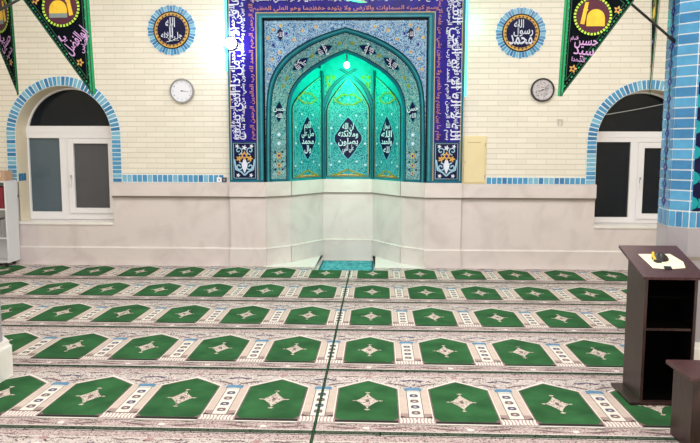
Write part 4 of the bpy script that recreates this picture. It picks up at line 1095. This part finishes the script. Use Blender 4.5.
for z in (0.50, 0.70):
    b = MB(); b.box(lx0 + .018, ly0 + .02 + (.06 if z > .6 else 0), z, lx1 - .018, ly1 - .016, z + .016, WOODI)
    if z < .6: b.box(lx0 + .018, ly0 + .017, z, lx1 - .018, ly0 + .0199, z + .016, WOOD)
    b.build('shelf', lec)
b = MB(); b.prism([(4.38, .855), (4.85, .990), (4.845, 1.008), (4.375, .873)], lambda y, z, h: (1.684 + h, y, z), 0, 0.395, WOODT, bottom=True); b.build('sloping_top', lec, bevel=0.003)
def onlec(x, y, h=0.0): return (x, y, ztop(y) + 0.0188 + h)
PAPER = mat('cream_paper', (240, 230, 196), 0.8)
b = MB(); b.prism([(1.765, 4.70), (1.788, 4.50), (1.88, 4.485), (1.998, 4.505), (2.018, 4.59), (1.978, 4.705)], onlec, 0.001, 0.004, PAPER); tag(b.build('paper'), 'cream sheet of paper lying on the lectern top', 'paper')
t = thing('round_case', onlec(1.875, 4.62), 'small black rounded object with a yellow strap on the paper of the lectern', 'gadget')
GBLK = mat('gloss_black', (14, 14, 16), 0.3); YEL = mat('yellow_strap', (220, 180, 50), 0.6)
b = MB()
R1 = []
for i in range(7):
    a = i / 6; R1.append((0.036 * math.cos(a * PI / 2) + .008, a * 0.045))
for i in range(6):
    for j in range(16):
        def q(i, j): r, z = R1[i]; a = 2 * PI * j / 16; p = onlec(1.883 + r * math.cos(a) * 1.25, 4.625 + r * math.sin(a)); return (p[0], p[1], p[2] + .005 + z)
        b.face([q(i, j), q(i, j + 1), q(i + 1, j + 1), q(i + 1, j)], GBLK)
b.face([q(6, j) for j in range(16)], GBLK); b.build('body', t, smooth=True)
b = MB(); b.tube([Vector(onlec(1.846, 4.655)) + Vector((0, 0, .035)), Vector(onlec(1.834, 4.625)) + Vector((0, 0, .028)), Vector(onlec(1.838, 4.595)) + Vector((0, 0, .012))], 0.009, YEL, 8); b.build('yellow_strap', t)
b = MB(); b.tube([Vector(onlec(1.83, 4.59)) + Vector((0, 0, .010)), Vector(onlec(1.845, 4.57)) + Vector((0, 0, .008)), Vector(onlec(1.87, 4.575)) + Vector((0, 0, .008))], 0.008, GBLK, 8); b.build('cord', t)
b = MB(); b.prism([(1.855, 4.475), (1.90, 4.47), (1.905, 4.505), (1.86, 4.51)], onlec, 0.001, 0.012, BLKP); tag(b.build('clip', bevel=0.002), 'small dark grey clip near the front edge of the lectern top', 'clip')

cab = thing('small_cabinet', (1.95, 3.8, 0), 'low dark brown wooden cabinet cut off by the bottom right corner', 'cabinet')
b = MB(); b.box(1.690, 3.69, 0.432, 2.25, 4.00, 0.456, WOODT); b.build('top', cab, bevel=0.004)
b = MB(); b.box(1.732, 3.73, 0.0125, 1.75, 3.985, 0.432, WOOD); b.build('side_panel', cab)
b = MB(); b.box(2.19, 3.73, 0.0125, 2.208, 3.985, 0.432, WOOD); b.build('side_panel', cab)
b = MB(); b.box(1.75, 3.735, 0.03, 2.19, 3.75, 0.432, WOOD); b.build('front_panel', cab)
b = MB(); b.box(1.75, 3.97, 0.03, 2.19, 3.985, 0.432, WOOD); b.build('back_panel', cab)

# ================================================================== BOOKCASE AT THE LEFT
SHELFW = mat('white_laminate', (226, 226, 230), 0.45)
bx0, bx1, by0, by1 = -5.90, -5.085, 9.215, 9.515
bc = thing('bookcase', (-5.5, 9.36, 0), 'white open bookcase on castors against the far wall at the left edge', 'bookcase')
b = MB(); b.box(bx0, by0, 0.07, bx0 + .02, by1, 1.18, SHELFW); b.build('side_panel', bc)
b = MB(); b.box(bx1 - .02, by0, 0.07, bx1, by1, 1.18, SHELFW); b.build('side_panel', bc)
b = MB(); b.box(bx0 + .02, by1 - .012, 0.07, bx1 - .02, by1, 1.18, SHELFW); b.build('back_panel', bc)
b = MB(); b.box(bx0, by0 - .005, 1.18, bx1, by1, 1.20, SHELFW); b.build('top', bc)
for z in (0.07, 0.40, 0.80):
    b = MB(); b.box(bx0 + .02, by0 + .005, z, bx1 - .02, by1 - .012, z + .02, SHELFW); b.build('shelf', bc)
for x in (bx0 + .06, bx1 - .06):
    for y in (by0 + .05, by1 - .05):
        b = MB(); b.tube([(x - .012, y, .041), (x + .012, y, .041)], 0.028, BLKP, 14); b.tube([(x, y, .036), (x, y, .07)], 0.008, METAL, 8); b.build('castor', bc)
REDS = [mat('dark_red_cover', (112, 22, 44), 0.5), mat('crimson_cover', (140, 34, 54), 0.5)]; GRYB = mat('grey_cover', (150, 150, 156), 0.5)
def book(x, w, z, h, m, group, lab):
    t = thing('book', (x, by0 + .1, z), lab, 'book', group)
    b = MB(); b.box(x, by0 + .03, z, x + .003, by0 + .21, z + h, m); b.box(x + w - .003, by0 + .03, z, x + w, by0 + .21, z + h, m); b.box(x, by0 + .027, z, x + w, by0 + .031, z + h, m); b.build('cover', t)
    b = MB(); b.box(x + .003, by0 + .032, z + .003, x + w - .003, by0 + .205, z + h - .004, PAPER); b.build('pages', t)
x = bx1 - .024 - .035; i = 0
while x > bx0 + .05:
    book(x, .032, .821, .30 - .01 * (i % 2), REDS[i % 2], 'red books on the upper shelf', 'red bound book in the row on the upper shelf of the white bookcase'); x -= .035; i += 1
x = bx1 - .024 - .04; i = 0
while x > bx0 + .30:
    book(x, .036, .421, .26 - .015 * (i % 3), GRYB, 'grey books on the middle shelf', 'grey bound book in the row on the middle shelf of the white bookcase'); x -= .04; i += 1
# things on the bookcase
CARD = mat('brown_cardboard', (190, 156, 130), 0.8, vary=0.05, scale=12)
t = thing('cardboard_box', (-5.22, 9.36, 1.20), 'small brown cardboard box with white labels on top of the white bookcase', 'box')
b = MB(); b.box(-5.42, 9.24, 1.201, -5.10, 9.45, 1.335, CARD); b.build('carton', t, bevel=0.003)
LAB = mat('white_label', (236, 228, 216), 0.7)
for xx in (-5.345, -5.235):
    b = MB(); b.box(xx, 9.2385, 1.255, xx + .075, 9.2399, 1.32, LAB); b.prism(circle(xx + .037, 1.287, .012, 10), lambda x, z, h: (x, 9.2385 - h, z), 0, .0006, GRYB); b.build('label', t)

# ================================================================== LIGHTS
def area(name, loc, sx, sy, power, col=(1, .995, .995), rot=(0, 0, 0)):
    l = bpy.data.lights.new(name, 'AREA'); l.shape = 'RECTANGLE'; l.size = sx; l.size_y = sy; l.energy = power; l.color = col
    o = bpy.data.objects.new(name, l); C.objects.link(o); o.location = loc; o.rotation_euler = rot; return o
for y in (0.8, 3.9, 7.0):
    for x in (-3.4, 0.0, 3.0):
        area('ceiling_light', (x, y, CZ - 0.03), 1.3, 1.3, 50)
area('wall_wash_light', (-0.4, 5.6, 4.35), 7.0, 0.6, 70, rot=(math.radians(52), 0, 0))
area('rear_fill_light', (0.0, -2.9, 2.6), 8.0, 2.6, 210, rot=(math.radians(88), 0, 0))  # added soft fill from behind the camera, no window there
def point(name, loc, power, col, r):
    l = bpy.data.lights.new(name, 'POINT'); l.energy = power; l.color = col; l.shadow_soft_size = r
    o = bpy.data.objects.new(name, l); C.objects.link(o); o.location = loc; return o
point('niche_green_light', (MC, 10.0, 2.73), 42, (0.0, 1.0, 0.45), 0.06)
point('niche_low_glow', (MC, 9.75, 1.25), 7, (0.62, 1.0, 0.72), 0.2)  # added fill that lightens the marble low in the niche
point('strip_glow', (FRL - 0.10, WY - 0.10, 3.15), 1.6, (0.05, 1.0, 0.6), 0.03)
point('strip_glow', (FRR + 0.10, WY - 0.10, 3.3), 1.6, (0.05, 1.0, 0.6), 0.03)
point('glare_glow', (-2.0, FY - 0.16, 3.06), 13.0, (0.85, 0.92, 1.0), 0.03)  # added light that spreads the imitated glare over the tiles
w = bpy.data.worlds.new('night'); sc.world = w; w.use_nodes = True
w.node_tree.nodes['Background'].inputs[0].default_value = (0.02, 0.024, 0.03, 1); w.node_tree.nodes['Background'].inputs[1].default_value = 1.0

# ================================================================== CAMERA
cam = bpy.data.cameras.new('camera'); co = bpy.data.objects.new('camera', cam); C.objects.link(co)
F_, P_, YW, RL = 690.0, 0.11048, 0.040536, 0.0022
cam.sensor_width = 36; cam.lens = 36 * F_ / 700; cam.clip_start = 0.05; cam.clip_end = 100
fwd = Vector((-math.sin(YW) * math.cos(P_), math.cos(YW) * math.cos(P_), -math.sin(P_)))
right = Vector((math.cos(YW), math.sin(YW), 0)); up = right.cross(fwd)
r2 = right * math.cos(RL) + up * math.sin(RL); u2 = -right * math.sin(RL) + up * math.cos(RL)
co.matrix_world = Matrix(((r2.x, u2.x, -fwd.x, 0), (r2.y, u2.y, -fwd.y, 0), (r2.z, u2.z, -fwd.z, 1.7), (0, 0, 0, 1)))
sc.camera = co
sc.view_settings.view_transform = 'Standard'; sc.view_settings.look = 'None'; sc.view_settings.exposure = 0.0
